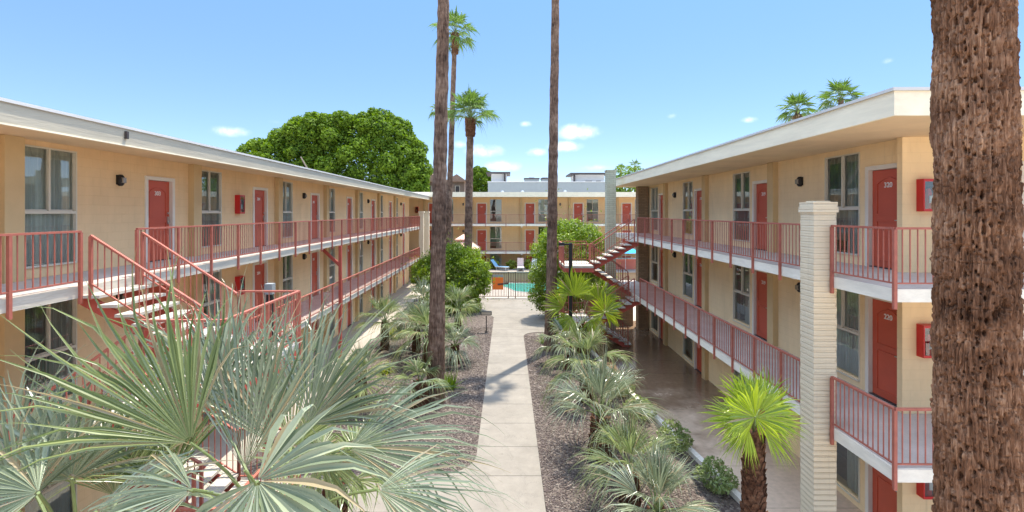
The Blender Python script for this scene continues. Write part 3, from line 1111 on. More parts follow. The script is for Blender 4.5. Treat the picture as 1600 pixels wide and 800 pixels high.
def left_wing():
    T = Thing('apartment_building', 'long tan three storey apartment block on the left, sunny white fascia and red doors', 'building', (-LWN, 0, 0), RL, 'wings of the apartment complex')
    y0, y1 = -3.0, 46.6
    xw = -LWN
    units = range(-1, 7)
    wall = MB()
    for fl, z in enumerate(LF):
        top = (LF[fl + 1] - 0.20) if fl < 2 else 8.02
        ops = []
        for k in units:
            wa = 9.0 + LP * k
            ops.append((wa, wa + WIN_W, z + WIN_B, z + WIN_T - (0.06 if fl < 2 else 0)))
            da = 12.66 + LP * k
            ops.append((da - 0.45, da + 0.45, z, z + 2.06))
        wall_boxes(wall, 'y', xw - WT, xw, y0, y1, z - (0.06 if fl == 0 else 0.2), top, ops)
    T.part('wall', wall, M['wall_left'])
    T.part('inner_wall', MB().box(xw - 1.4, y0, 0, xw - 1.3, y1, 8.0), M['inner'])
    rear = MB()
    rear.box(xw - 9.3, y0, -0.01, xw - 9.0, y1, 8.0)
    rear.box(xw - 9.0, y0, -0.01, xw - WT, y0 + 0.25, 8.0)
    rear.box(xw - 9.0, y1 - 0.25, -0.01, xw - WT, y1, 8.0)
    T.part('rear_wall', rear, M['wall_left'])
    for fl, z in enumerate(LF):
        for k in units:
            wa = 9.0 + LP * k
            if wa < -2.5:
                continue
            add_window(T, (xw, wa + WIN_W / 2, z - (0.06 if fl < 2 else 0)), R_(90), [(0,), (0,), (1, 2), (0,), (3,), (1,)][(k * 3 + fl * 2) % 6])
            num = '%d%02d' % (fl + 1, k + 3) if k >= -1 else None
            add_door(T, (xw, 12.66 + LP * k, z), R_(90), num)
            top = (LF[fl + 1] - 0.2) if fl < 2 else 8.0
            T.part('pilaster', MB().box(xw, wa - 0.42, z - (0 if fl else 0.06), xw + 0.16, wa - 0.06, top), M['pilaster'])
    for fl in (1, 2):
        z = LF[fl]
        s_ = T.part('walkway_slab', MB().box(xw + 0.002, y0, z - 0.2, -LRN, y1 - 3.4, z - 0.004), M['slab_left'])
        T.part('walkway_surface', MB().box(xw + 0.003, y0 + 0.01, z - 0.004, -LRN - 0.05, y1 - 3.42, z), M['deck'], s_)
        T.part('walkway_ceiling', MB().box(xw + 0.004, y0 + 0.02, z - 0.215, -LRN - 0.10, y1 - 3.44, z - 0.201), M['soffit'], s_)
        # drip blocks under the slab edge
        yy = 10.0
        while yy < y1 - 4:
            T.part('slab_bracket', MB().box(-LRN - 0.16, yy, z - 0.26, -LRN - 0.06, yy + 0.08, z - 0.216), M['trim'], s_)
            yy += 2.4
    r = T.part('roof', MB().box(xw - 9.6, y0 - 0.2, 8.03, -LRN - 0.05, y1 + 3.0, 8.20), M['roof_top'])
    fa = MB()
    fa.box(-LRN - 0.046, y0 - 0.2, 7.92, -LRN + 0.0, y1 + 3.0, 8.22)
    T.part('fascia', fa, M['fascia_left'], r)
    T.part('fascia_lip', MB().box(-LRN - 0.03, y0 - 0.2, 7.895, -LRN + 0.012, y1 + 3.0, 7.918), M['fascia'], r)
    T.part('gravel_stop', MB().box(-LRN - 0.12, y0 - 0.2, 8.222, -LRN + 0.025, y1 + 3.0, 8.27), M['white'], r)
    T.part('soffit', MB().box(xw - 0.3, y0 - 0.1, 8.005, -LRN - 0.05, y1 + 2.9, 8.025), M['soffit'], r)
    T.part('roof_drain', MB().bar((-LRN + 0.03, 9.28, 8.03), (-LRN + 0.03, 9.28, 8.17), 0.05, 0.05), M['dark'], r)
    return T


left_wing()
nth = ['first', 'second', 'third', 'fourth', 'fifth', 'sixth']
for fl in (1, 2):
    lv = 'top' if fl == 2 else 'middle'
    for i, k in enumerate((0, 2, 4, 6)):
        wall_lamp((-LWN, 11.3 + LP * k, LF[fl] + 1.98), R_(90), RL,
                  'small black wall lamp on left wing, %s walkway, %s from the near end' % (lv, nth[i]))
cabinet((-LWN, 16.35, LF[2] + 1.20), R_(90), RL, 'red fire cabinet on the tan wall of the top left walkway beside a window')
cabinet((-LWN, 16.35, LF[1] + 1.20), R_(90), RL, 'red fire cabinet on the middle left walkway, half hidden behind the stairs')

# ------------------------------------------------------------------ right wing
RF = [0.07, 2.75, 5.48]
RWN, RRN = 7.7, 5.8
RP = 4.97
RT0, RT1 = 9.48, 28.0
RX1 = 15.0


def right_wing():
    T = Thing('apartment_building', 'cream three storey apartment block on the right, doors 320 and 220 at its corner', 'building', (RWN, RT0, 0), RR, 'wings of the apartment complex')
    xw = RWN
    units = range(0, 4)
    wall = MB()
    for fl, z in enumerate(RF):
        top = (RF[fl + 1] - 0.20) if fl < 2 else 8.12
        zz = z - (0.07 if fl == 0 else 0.2)
        ops = []
        for k in units:
            da = 10.10 + RP * k
            ops.append((da - 0.45, da + 0.45, z, z + 2.06))
            wa = 10.83 + RP * k
            ops.append((wa, wa + WIN_W, z + WIN_B, z + WIN_T - (0.06 if fl < 2 else 0)))
        wall_boxes(wall, 'y', xw, xw + WT, RT0, RT1, zz, top, ops)
        # return wall that faces the camera
        ops = [(11.0, 11.0 + WIN_W, z + WIN_B, z + WIN_T - (0.06 if fl < 2 else 0)), (9.9, 10.8, z, z + 2.06)]
        wall_boxes(wall, 'x', RT0, RT0 + WT, xw + WT, RX1, zz, top, ops)
    T.part('wall', wall, M['wall_right'])
    inn = MB()
    inn.box(xw + 1.3, RT0 + 1.4, 0, xw + 1.4, RT1, 8.1)
    inn.box(xw + 1.4, RT0 + 1.3, 0, RX1, RT0 + 1.4, 8.1)
    T.part('inner_wall', inn, M['inner'])
    rear = MB()
    rear.box(xw + WT, RT1 - 0.25, -0.01, xw + 9, RT1, 8.1)
    rear.box(xw + 9, RT0 + WT, -0.01, xw + 9.3, RT1, 8.1)
    T.part('rear_wall', rear, M['brick_brown'])
    for fl, z in enumerate(RF):
        top = (RF[fl + 1] - 0.2) if fl < 2 else 8.1
        dz = z - (0.06 if fl < 2 else 0)
        for k in units:
            wa = 10.83 + RP * k
            add_window(T, (xw, wa + WIN_W / 2, dz), R_(-90), [(1,), (3,), (2, 1), (0,)][(k + fl) % 4])
            add_door(T, (xw, 10.10 + RP * k, z), R_(-90), '%d%02d' % (fl + 1, 20 - k))
            if k:
                T.part('pilaster', MB().box(xw - 0.15, 10.10 + RP * k - 0.92, z - (0 if fl else 0.07), xw, 10.10 + RP * k - 0.60, top), M['pilaster'])
            else:
                T.part('pilaster', MB().box(xw - 0.15, RT0 - 0.003, z - (0 if fl else 0.07), xw - 0.001, RT0 + 0.13, top), M['wall_right'])
        add_window(T, (11.6, RT0, dz), 0, (1,))
        add_door(T, (10.35, RT0, z), 0, '%d21' % (fl + 1))
    for fl in (1, 2):
        z = RF[fl]
        sl = MB()
        sl.poly([(RRN, 7.42), (RX1, 7.42), (RX1, RT0 - 0.002), (xw - 0.002, RT0 - 0.002), (xw - 0.002, RT1), (RRN, RT1)], z - 0.2, z - 0.004)
        s_ = T.part('walkway_slab', sl, M['slab'])
        sl = MB()
        sl.poly([(RRN + 0.05, 7.47), (RX1 - .01, 7.47), (RX1 - .01, RT0 - 0.003), (xw - 0.003, RT0 - 0.003), (xw - 0.003, RT1 - .01), (RRN + 0.05, RT1 - .01)], z - 0.004, z)
        T.part('walkway_surface', sl, M['deck'], s_)
        sl = MB()
        sl.poly([(RRN + 0.10, 7.52), (RX1 - .02, 7.52), (RX1 - .02, RT0 - 0.004), (xw - 0.004, RT0 - 0.004), (xw - 0.004, RT1 - .02), (RRN + 0.10, RT1 - .02)], z - 0.215, z - 0.201)
        T.part('walkway_ceiling', sl, M['soffit'], s_)
        yy = 10.6
        while yy < RT1 - 2:
            T.part('slab_bracket', MB().box(RRN + 0.3, yy, z - 0.29, RRN + 0.4, yy + 0.08, z - 0.216), M['trim'], s_)
            yy += 4.97
    zr = 8.10
    rf = MB()
    rf.poly([(RRN, 7.42), (RX1 + 1, 7.42), (RX1 + 1, RT1 + .25), (RRN, RT1 + .25)], zr + 0.03, zr + 0.30)
    r = T.part('roof', rf, M['roof_top'])
    fa = MB()
    fa.box(RRN - 0.05, 7.37, zr - 0.0, RRN - 0.001, RT1 + 0.3, zr + 0.37)
    fa.box(RRN - 0.001, 7.37, zr - 0.0, RX1 + 1.05, 7.418, zr + 0.37)
    fa.box(RRN - 0.001, RT1 + 0.252, zr, RX1 + 1.05, RT1 + 0.3, zr + 0.37)
    T.part('fascia', fa, M['fascia'], r)
    cp = MB()
    cp.box(RRN - 0.085, 7.34, zr + 0.372, RRN + 0.08, RT1 + 0.33, zr + 0.42)
    cp.box(RRN + 0.08, 7.34, zr + 0.372, RX1 + 1.08, 7.5, zr + 0.42)
    T.part('gravel_stop', cp, M['white'], r)
    T.part('soffit', MB().box(RRN + 0.001, 7.42, zr + 0.005, RX1 + .9, RT1 + 0.2, zr + 0.027), M['soffit'], r)
    return T


right_wing()
for fl in (1, 2):
    lv = 'top' if fl == 2 else 'middle'
    for i, y in enumerate((13.0, 22.95)):
        wall_lamp((RWN, y, RF[fl] + (1.98 if fl == 2 else 1.9)), R_(-90), RR,
                  'small black wall lamp on shaded right wing, %s walkway, %s from the near corner' % (lv, nth[i]))
cabinet((7.98, RT0, RF[2] + 1.18), 0, RR, 'red fire cabinet with glass front beside door 320 near the big trunk')
cabinet((7.98, RT0, RF[1] + 1.12), 0, RR, 'red fire cabinet with glass front beside door 220 near the big trunk')
cabinet((7.98, RT0, RF[0] + 1.12), 0, RR, 'lowest red fire cabinet at the ground floor of the right near corner')

# block pier in front of the right walkways
T = Thing('block_pier', 'pale cream stacked block pier dividing the right wing railings, capped square top', 'pier', (5.69, 9.1, 0), RR)
z = 0.0
pier = MB()
i = 0
while z < 6.55:                                       # courses bulge a little like slumped blocks
    h = 0.098 + 0.006 * rng.random()
    e = 0.006 * rng.random()
    pier.box(5.49 - e, 8.90 - e, z + 0.006, 5.90 + e, 9.31 + e, z + h)
    pier.box(5.497, 8.907, z - 0.004, 5.893, 9.303, z + 0.006)
    z += h
    i += 1
T.part('shaft', pier, M['slump'])
cap = MB()
cap.box(5.465, 8.875, z + 0.002, 5.925, 9.335, z + 0.10)
cap.box(5.475, 8.885, z + 0.102, 5.915, 9.325, z + 0.19)
cap.box(5.56, 8.96, z + 0.192, 5.83, 9.25, z + 0.212)
T.part('cap', cap, M['slump'])

T = Thing('block_pier', 'tall sage green block pier rising past the far end of the right roof', 'pier', (5.36, 25.4, 0), 0)
b = MB()
b.box(5.13, 25.1, 0, 5.60, 25.6, 8.78)
T.part('shaft', b, M['brick_green'])
T.part('cap', MB().box(5.10, 25.07, 8.782, 5.63, 25.63, 8.84), M['brick_green'])
T = Thing('block_pier', 'brown brick pier at the far wall end of the right wing under the roof', 'pier', (7.3, 27.7, 0), RR)
T.part('shaft', MB().box(7.08, 27.3, 0, 7.62, 27.9, 8.1), M['brick_brown'])
T.part('footing', MB().box(7.02, 27.24, 0, 7.66, 27.96, 0.12), M['brick_brown'])

T = Thing('brick_wall', 'low brown brick wall in the shade under the right stairs', 'wall', (6.0, 28.4, 0), RR)
T.part('wall', MB().box(4.2, 28.35, 0, 7.05, 28.55, 2.25), M['brick_brown'])
T.part('coping', MB().box(4.15, 28.30, 2.252, 7.05, 28.60, 2.32), M['brick_brown'])
# railings: right
railing('salmon railing of the top right walkway, far side of the block pier', [((RRN - 0.02, 9.36, RF[2]), (RRN - 0.02, 22.4, RF[2]))], RR)
railing('salmon railing of the middle right walkway, far side of the block pier', [((RRN - 0.02, 9.36, RF[1]), (RRN - 0.02, 22.0, RF[1]))], RR)
railing('salmon railing turning the near top corner in front of door 320', [((RRN - 0.02, 8.84, RF[2]), (RRN - 0.02, 7.40, RF[2])), ((RRN - 0.02, 7.40, RF[2]), (RX1, 7.40, RF[2]))], RR)
railing('salmon railing turning the near middle corner in front of door 220', [((RRN - 0.02, 8.84, RF[1]), (RRN - 0.02, 7.40, RF[1])), ((RRN - 0.02, 7.40, RF[1]), (RX1, 7.40, RF[1]))], RR)
# railings: left
railing('salmon railing of the top left walkway nearest the camera, before the stairs', [((-LRN + 0.02, 8.28, LF[2]), (-LRN + 0.02, -1.2, LF[2]))], RL)
railing('long sunlit salmon railing of the top left walkway beyond the stairs', [((-LRN + 0.02, 9.55, LF[2]), (-LRN + 0.02, 42.4, LF[2]))], RL)
railing('salmon railing of the middle left walkway nearest the camera, before the stairs', [((-LRN + 0.02, 6.85, LF[1]), (-LRN + 0.02, -1.2, LF[1]))], RL)
railing('long salmon railing of the middle left walkway beyond the stairs', [((-LRN + 0.02, 9.6, LF[1]), (-LRN + 0.02, 42.4, LF[1]))], RL)

# red steel post with a diagonal bracket on the left wing
T = Thing('support_post', 'dark red steel post with diagonal bracket holding the top left walkway', 'post', (-6.98, 21.2, 0), RL)
T.part('column', MB().box(-7.04, 21.14, 0.0, -6.92, 21.26, 5.19), M['steel_red'])
T.part('bracket', MB().bar((-7.0, 21.2, 4.35), (-7.85, 21.2, 5.15), 0.10, 0.12), M['steel_red'])

# cream piers at the far end of the left wing
for lab, x, y in (('slim cream pier ending the left wing railings, nearer of the pair', -6.98, 42.75), ('slim cream pier behind the railing end by the far wing corner', -6.78, 44.6)):
    T = Thing('block_pier', lab, 'pier', (x, y, 0), RL)
    T.part('shaft', MB().box(x - .2, y - .2, 0, x + .2, y + .2, 6.6), M['slump'])
    T.part('cap', MB().box(x - .24, y - .24, 6.602, x + .24, y + .24, 6.75), M['slump'])

# ------------------------------------------------------------------ stairs


def staircase(label, sgn, edge, far_x, yU, yL, zs, rot, bottom_rail_h=0.92):
    """dog-leg stair hung off a walkway: sgn=+1 runs to +x. yU/yL: depth range of upper and lower flight. zs: floor levels top..ground"""
    T = Thing('staircase', label, 'staircase', (edge, (yU[0] + yL[0]) / 2, 0), rot)
    ya, yb = min(yU[0], yL[0]), max(yU[1], yL[1])
    rn, nst = 0.285, 7
    for s_ in range(len(zs) - 1):
        zt, zb = zs[s_], zs[s_ + 1]
        zm = (zt + zb) / 2 + 0.06
        lx0 = edge + sgn * (rn * nst + 0.02)
        lx1 = far_x
        T.part('landing', MB().box(lx0, ya, zm - 0.10, lx1, yb, zm), M['tread'])
        fr = MB()
        fr.bar((lx0, ya + 0.03, zm - 0.20), (lx1, ya + 0.03, zm - 0.20), 0.06, 0.19)
        fr.bar((lx0, yb - 0.03, zm - 0.20), (lx1, yb - 0.03, zm - 0.20), 0.06, 0.19)
        fr.bar((lx1 - sgn * 0.03, ya + .06, zm - 0.20), (lx1 - sgn * 0.03, yb - .06, zm - 0.20), 0.06, 0.19)
        T.part('landing_frame', fr, M['steel_red'])
        for (yr, zA, zB) in ((yU, zt, zm), (yL, zb, zm)):
            # zA at the walkway edge, zB at the landing
            for i in range(nst):
                zz = zA + (zB - zA) * (i + 1) / (nst + 1)
                x0 = edge + sgn * rn * i
                x1 = x0 + sgn * (rn + 0.03)
                T.part('tread', MB().box(x0, yr[0], zz - 0.05, x1, yr[1], zz), M['tread'])
            dz = (zB - zA) / (nst + 1)
            for y in (yr[0] + 0.14, yr[1] - 0.14):
                T.part('stringer', MB().bar((edge - sgn * 0.05, y, zA + dz * 0.3 - 0.20), (lx0 + sgn * .05, y, zB - dz * 0.4 - 0.20), 0.06, 0.20), M['steel_red'])
            for y, nm in ((yr[0] + 0.02, 'near'), (yr[1] - 0.02, 'far')):
                p0 = (edge + sgn * 0.16, y, zA + dz * 0.5)
                p1 = (lx0, y, zB)
                rail_parts(T, p0, p1, h=0.93, post_every=3.0, drop=0.15, foot=0.12)
        # landing guard
        rail_parts(T, (lx0, ya + 0.02, zm), (lx1, ya + 0.02, zm), h=1.0, post_every=2.0, drop=0.25)
        rail_parts(T, (lx1, ya + 0.02, zm), (lx1, yb - 0.02, zm), h=1.0, post_every=1.4, drop=0.25, first=False)
        rail_parts(T, (lx1, yb - 0.02, zm), (lx0, yb - 0.02, zm), h=1.0, post_every=2.0, drop=0.25, first=False)
        if s_ == 0:
            for y in (yb - 0.25,):
                T.part('column', MB().box(lx1 - sgn * 0.5 - 0.05, y - 0.05, 0.0, lx1 - sgn * 0.5 + 0.05, y + 0.05, zm - 0.3), M['steel_red'])
    return T


staircase('red steel stairs with pale treads on the left, behind the big fan palms', 1, -LRN, -3.92, (8.30, 9.52), (6.92, 8.14), (5.40, 2.70, 0.06), RL)
staircase('red steel stairs with pale treads at the far end of the right wing', -1, RRN, 2.40, (22.45, 23.6), (23.7, 24.85), (5.48, 2.75, 0.07), RR)

# ------------------------------------------------------------------ far wing across the pool
FF = [0.1, 2.75, 5.5]
FY = 50.0


def far_wing():
    T = Thing('apartment_building', 'three storey tan apartment block across the pool, facing the camera', 'building', (0, FY, 0), 0, 'wings of the apartment complex')
    x0, x1 = -20.0, 34.0
    sp = 4.965
    wall = MB()
    doors = [-7.62 + sp * k for k in range(0, 8)]
    for fl, z in enumerate(FF):
        top = (FF[fl + 1] - 0.2) if fl < 2 else 8.2
        ops = []
        for d in doors:
            ops.append((d - 0.45, d + 0.45, z, z + 2.06))
            ops.append((d + 0.85, d + 0.85 + WIN_W, z + WIN_B, z + WIN_T - (0.06 if fl < 2 else 0)))
        wall_boxes(wall, 'x', FY, FY + WT, x0, x1, z - (0.1 if fl == 0 else 0.2), top, ops)
    T.part('wall', wall, M['wall_far'])
    T.part('inner_wall', MB().box(x0, FY + 1.3, 0, x1, FY + 1.4, 8.2), M['inner'])
    for fl, z in enumerate(FF):
        top = (FF[fl + 1] - 0.2) if fl < 2 else 8.2
        for i, d in enumerate(doors):
            add_door(T, (d, FY, z), 0, '%d%02d' % (fl + 1, 10 + i))
            add_window(T, (d + 0.85 + WIN_W / 2, FY, z - (0.06 if fl < 2 else 0)), 0, [(1,), (3,), (1, 2)][(i + fl) % 3])
            T.part('pilaster', MB().box(d - 1.02, FY - 0.14, z - (0 if fl else .1), d - 0.80, FY, top), M['pilaster'])
    for fl in (1, 2):
        z = FF[fl]
        s_ = T.part('walkway_slab', MB().box(x0, FY - 1.8, z - 0.2, x1, FY - 0.002, z - 0.004), M['slab'])
        T.part('walkway_surface', MB().box(x0 + .01, FY - 1.75, z - 0.004, x1 - .01, FY - 0.003, z), M['deck'], s_)
        T.part('walkway_ceiling', MB().box(x0 + .02, FY - 1.7, z - 0.215, x1 - .02, FY - 0.004, z - 0.201), M['soffit'], s_)
        for d in doors:
            T.part('slab_bracket', MB().box(d - 1.0, FY - 1.72, z - 0.34, d - 0.82, FY - 1.55, z - 0.216), M['trim'], s_)
    r = T.part('roof', MB().box(x0, FY - 1.9, 8.22, x1, FY + 12, 8.45), M['roof_top'])
    T.part('fascia', MB().box(x0, FY - 1.96, 8.18, x1, FY - 1.903, 8.66), M['fascia'], r)
    T.part('soffit', MB().box(x0 + .02, FY - 1.88, 8.201, x1 - .02, FY - 0.003, 8.216), M['soffit'], r)
    vents = ((-0.55 + 0.0, 52.5), (1.6, 52.0), (6.1, 51.5))
    for vx, vy in vents:
        T.part('roof_vent', MB().tube([(vx, vy, 8.45), (vx, vy, 8.85), (vx, vy, 8.86), (vx, vy, 9.0)], [0.08, 0.08, 0.2, 0.12], 8), M['metal'], r)


far_wing()
for fl in (1, 2):
    lv = 'top' if fl == 2 else 'middle'
    for i, x in enumerate((-4.55, 5.42)):
        wall_lamp((x, FY, FF[fl] + 1.98), 0, 0, 'tiny black wall lamp across the pool, %s walkway, %s door' % (lv, ('left of the first full', 'between second and third')[i]))
cabinet((-9.3, FY, FF[2] + 1.1), 0, 0, 'distant red fire cabinet in the dark corner where left and far wings meet')
railing('thin railing of the top walkway across the pool', [((-6.2, 48.16, FF[2]), (20, 48.16, FF[2]))], 0, post_every=2.0, bw=0.014)
railing('thin railing of the middle walkway across the pool', [((-6.2, 48.16, FF[1]), (20, 48.16, FF[1]))], 0, post_every=2.0, bw=0.014)

# blue-grey roof storey and white penthouses behind the far wing
T = Thing('roof_block', 'long blue grey parapet block rising behind the far wing roof', 'building', (5, 58, 0), 0)
T.part('wall', MB().box(-2.3, 57.0, 0, 12.6, 66, 10.2), M['grey_paint'])
T.part('coping', MB().box(-2.36, 56.94, 10.202, 12.66, 66.06, 10.27), M['white'])
for lab, x0, x1, y, zt in (('small white penthouse with dark roof edge, left end of the grey parapet', -2.3, 0.15, 60, 11.4),
                           ('wide white penthouse with dark overhanging roof, right end of the grey parapet', 8.0, 12.2, 60, 11.3)):
    T = Thing('penthouse', lab, 'penthouse', ((x0 + x1) / 2, y, 10.2), 0, 'white penthouses on the roof')
    T.part('wall', MB().box(x0 + 0.3, y, 10.2, x1 - 0.25, y + 4, zt), M['white'])
    T.part('roof', MB().box(x0 - 0.3, y - 0.6, zt + 0.002, x1 + 0.2, y + 4.4, zt + 0.2), M['dark'])
    T.part('wall_panel', MB().box(x0 + 0.1 if x0 > 0 else x1 - 0.6, y - 0.35, 10.4, x0 + 0.3 if x0 > 0 else x1 - 0.4, y - 0.02, zt), M['dark'])
    if x0 > 0:
        T.part('vent', MB().box(x0 + 1.6, y - .05, 10.25, x0 + 2.4, y - .003, 10.55), M['dark'])
        T.part('vent', MB().box(x0 + 2.9, y - .05, 10.25, x0 + 3.5, y - .003, 10.55), M['dark'])
for lab, x0, x1 in (('dark grey rooftop cooling unit above the grey parapet', 2.1, 3.9), ('smaller rooftop cooling unit right of the bigger one', 4.2, 5.1)):
    T = Thing('cooling_unit', lab, 'cooling unit', ((x0 + x1) / 2, 60, 10.2), 0, 'rooftop cooling units')
    T.part('casing', MB().box(x0, 60, 10.2, x1, 61.2, 10.75), M['grey_paint'])
    T.part('hood', MB().box(x0 - .06, 59.94, 10.752, x1 + .06, 61.26, 10.9), M['dark'])
    T.part('fan_guard', MB().tube([((x0 + x1) / 2, 60.6, 10.9), ((x0 + x1) / 2, 60.6, 11.0)], 0.35, 14), M['metal'])

# brown house with tiled roof beyond the left corner
T = Thing('house', 'brown stucco house with tiled gable roofs beyond the left corner', 'house', (-9.5, 74, 0), 0)
T.part('wall', MB().box(-15, 72, 0, -6.4, 80, 11.2), M['stone_brown'])
rf = MB()
for (xa, xb, ya, zt) in ((-15.5, -9.6, 71.4, 13.1), (-9.4, -5.9, 71.6, 12.3)):
    b_ = len(rf.v)
    xm = xa + (xb - xa) * 0.55
    rf.v += [(xa, ya, 11.2), (xm, ya, zt), (xb, ya, 11.2), (xa, 80.4, 11.2), (xm, 80.4, zt), (xb, 80.4, 11.2)]
    rf.f += [(b_, b_ + 1, b_ + 2), (b_ + 5, b_ + 4, b_ + 3), (b_, b_ + 3, b_ + 4, b_ + 1), (b_ + 1, b_ + 4, b_ + 5, b_ + 2), (b_, b_ + 2, b_ + 5, b_ + 3)]
T.part('roof', rf, M['tile'])
for wx in (-11.6, -8.6, -7.4):
    w_ = T.part('window', MB().box(wx - .35, 71.93, 9.3, wx + .35, 71.99, 10.6), M['wframe'])
    T.part('pane', MB().box(wx - .28, 71.9, 9.37, wx + .28, 71.925, 10.53), M['dark'], w_)

# ------------------------------------------------------------------ pool side
b = MB()
b.box(-8, 45.6, -0.01, 14, 48.15, 1.0)
structure('raised_terrace', b, M['terrace_wall'])
b = MB()
b.box(-8.05, 45.5, 1.002, 14.05, 48.15, 1.10)
structure('terrace_paving', b, M['deck_pale'])

T = Thing('pool_fence', 'brown metal bar fence with gate closing off the pool', 'fence', (0, 37.4, 0.05), 0)
zf0, zf1 = 0.05, 2.02
for xs in (-5.2, -2.9, -1.8, 0.06, 0.60, 3.2, 5.6):
    T.part('post', MB().box(xs - .035, 37.365, zf0, xs + .035, 37.435, zf1 + 0.06), M['railbrown'])


def bars(xa, xb, name, lab=None):
    mb = MB()
    mb.bar((xa, 37.4, zf0 + 0.14), (xb, 37.4, zf0 + 0.14), 0.03, 0.035)
    mb.bar((xa, 37.4, zf1 - 0.03), (xb, 37.4, zf1 - 0.03), 0.03, 0.035)
    k = round((xb - xa) / 0.115)
    for j in range(1, k):
        x = xa + (xb - xa) * j / k
        mb.box(x - .018, 37.382, zf0 + .14, x + .018, 37.418, zf1 - .03)
    T.part(name, mb, M['railbrown'], label=lab)


for a, c_ in ((-5.2, -2.9), (-2.9, -1.8), (0.06, 0.60), (0.60, 3.2), (3.2, 5.6)):
    bars(a + .035, c_ - .035, 'bar_panel')
bars(-1.76, 0.02, 'gate', 'gate leaf with a push bar')
T.part('push_bar', MB().bar((-0.75, 37.33, 1.12), (0.05, 37.33, 1.2), 0.05, 0.12), M['railbrown'])
T = Thing('sign', 'plain orange notice board fixed to the pool gate', 'sign', (-0.72, 37.33, 0.75), 0)
T.part('panel', MB().box(-1.14, 37.335, 0.72, -0.33, 37.36, 1.66), M['orange'])
T.part('border', MB().box(-1.14, 37.335, 1.662, -0.33, 37.36, 1.86), M['grey_paint'])


def lounger(lab, x, y, rz, mat, ang):
    T = Thing('sun_lounger', lab, 'sun lounger', (x, y, 1.1), 0, 'sun loungers on the raised terrace')
    T.e.rotation_euler = (0, 0, rz)
    T.org = Vector((0, 0, 0))
    T.part('frame', MB().bar((-0.30, 0, 0.33), (-0.30, 1.25, 0.33), 0.04, 0.05).bar((0.30, 0, 0.33), (0.30, 1.25, 0.33), 0.04, 0.05).bar((-.3, 0, .33), (.3, 0, .33), .04, .05).bar((-.3, 1.25, .33), (.3, 1.25, .33), .04, .05), M['white'])
    T.part('seat', MB().box(-0.28, 0.02, 0.345, 0.28, 1.23, 0.375), mat)
    c, s_ = math.cos(ang), math.sin(ang)
    T.part('backrest', MB().bar((0, 1.24, 0.36), (0, 1.24 + 0.80 * c, 0.36 + 0.80 * s_), 0.6, 0.045), mat)
    for lx in (-.28, .28):
        for ly in (0.12, 1.12):
            T.part('leg', MB().box(lx - .022, ly - .022, 0, lx + .022, ly + .022, 0.31), M['white'])


lounger('blue sun lounger seen side on, left of the white ones', 0.05, 46.3, R_(62), M['blue_mesh'], R_(50))
lounger('pale sun lounger with upright back, middle one on the terrace', 1.25, 45.75, 0, M['pink_mesh'], R_(72))
lounger('white sun lounger partly behind the leafy tree, rightmost on the terrace', 2.45, 45.75, R_(-8), M['white'], R_(58))

# parasols
T = Thing('parasol', 'bright blue parasol seen under the right stairs', 'parasol', (11.3, 46.6, 1.1), 0)
cn = MB()
for k in range(8):
    a0, a1 = k * math.pi / 4, (k + 1) * math.pi / 4
    c0 = (11.3 + 1.4 * math.cos(a0), 46.6 + 1.4 * math.sin(a0), 2.85)
    c1 = (11.3 + 1.4 * math.cos(a1), 46.6 + 1.4 * math.sin(a1), 2.85)
    b_ = len(cn.v)
    cn.v += [(11.3, 46.6, 3.5), c0, c1, (11.3, 46.6, 3.46), (c0[0], c0[1], 2.83), (c1[0], c1[1], 2.83)]
    cn.f += [(b_, b_ + 1, b_ + 2), (b_ + 5, b_ + 4, b_ + 3), (b_ + 1, b_ + 4, b_ + 5, b_ + 2)]
T.part('canopy', cn, M['blue_canvas'])
T.part('pole', MB().tube([(11.3, 46.6, 1.1), (11.3, 46.6, 3.56)], 0.025, 8), M['white'])
T = Thing('patio_counter', 'coral painted counter below the blue parasol', 'counter', (11.0, 47.6, 1.1), 0)
T.part('body', MB().box(9.6, 47.4, 1.1, 12.6, 47.9, 2.1), M['coral'])
T.part('top', MB().box(9.5, 47.3, 2.102, 12.7, 48.0, 2.17), M['white'])

T = Thing('gazebo', 'small gazebo with two tier salmon canvas roof behind the left shrub', 'gazebo', (-4.2, 46.9, 1.1), 0)


def pyr(mb, cx_, cy_, r0, z0, r1, z1):
    b_ = len(mb.v)
    for r, z in ((r0, z0), (r1, z1)):
        mb.v += [(cx_ - r, cy_ - r, z), (cx_ + r, cy_ - r, z), (cx_ + r, cy_ + r, z), (cx_ - r, cy_ + r, z)]
    for i in range(4):
        j = (i + 1) % 4
        mb.f.append((b_ + i, b_ + j, b_ + 4 + j, b_ + 4 + i))
    mb.f.append((b_ + 4, b_ + 5, b_ + 6, b_ + 7))
    return mb


T.part('canopy', pyr(MB().box(-5.7, 45.4, 3.03, -2.7, 48.1, 3.22), -4.2, 46.75, 1.5, 3.222, 0.62, 3.92), M['salmon_canvas'])
T.part('upper_canopy', pyr(MB().box(-4.98, 45.97, 4.0, -3.42, 47.53, 4.10), -4.2, 46.75, 0.78, 4.102, 0.05, 4.55), M['salmon_canvas'])
T.part('neck', MB().box(-4.75, 46.2, 3.922, -3.65, 47.3, 3.998), M['coral'])
for px in (-5.6, -2.8):
    for py in (45.6, 47.9):
        T.part('post', MB().box(px - .05, py - .05, 1.1, px + .05, py + .05, 3.028), M['railbrown'])

# ------------------------------------------------------------------ foliage


def unit(v):
    return v / np.linalg.norm(v)


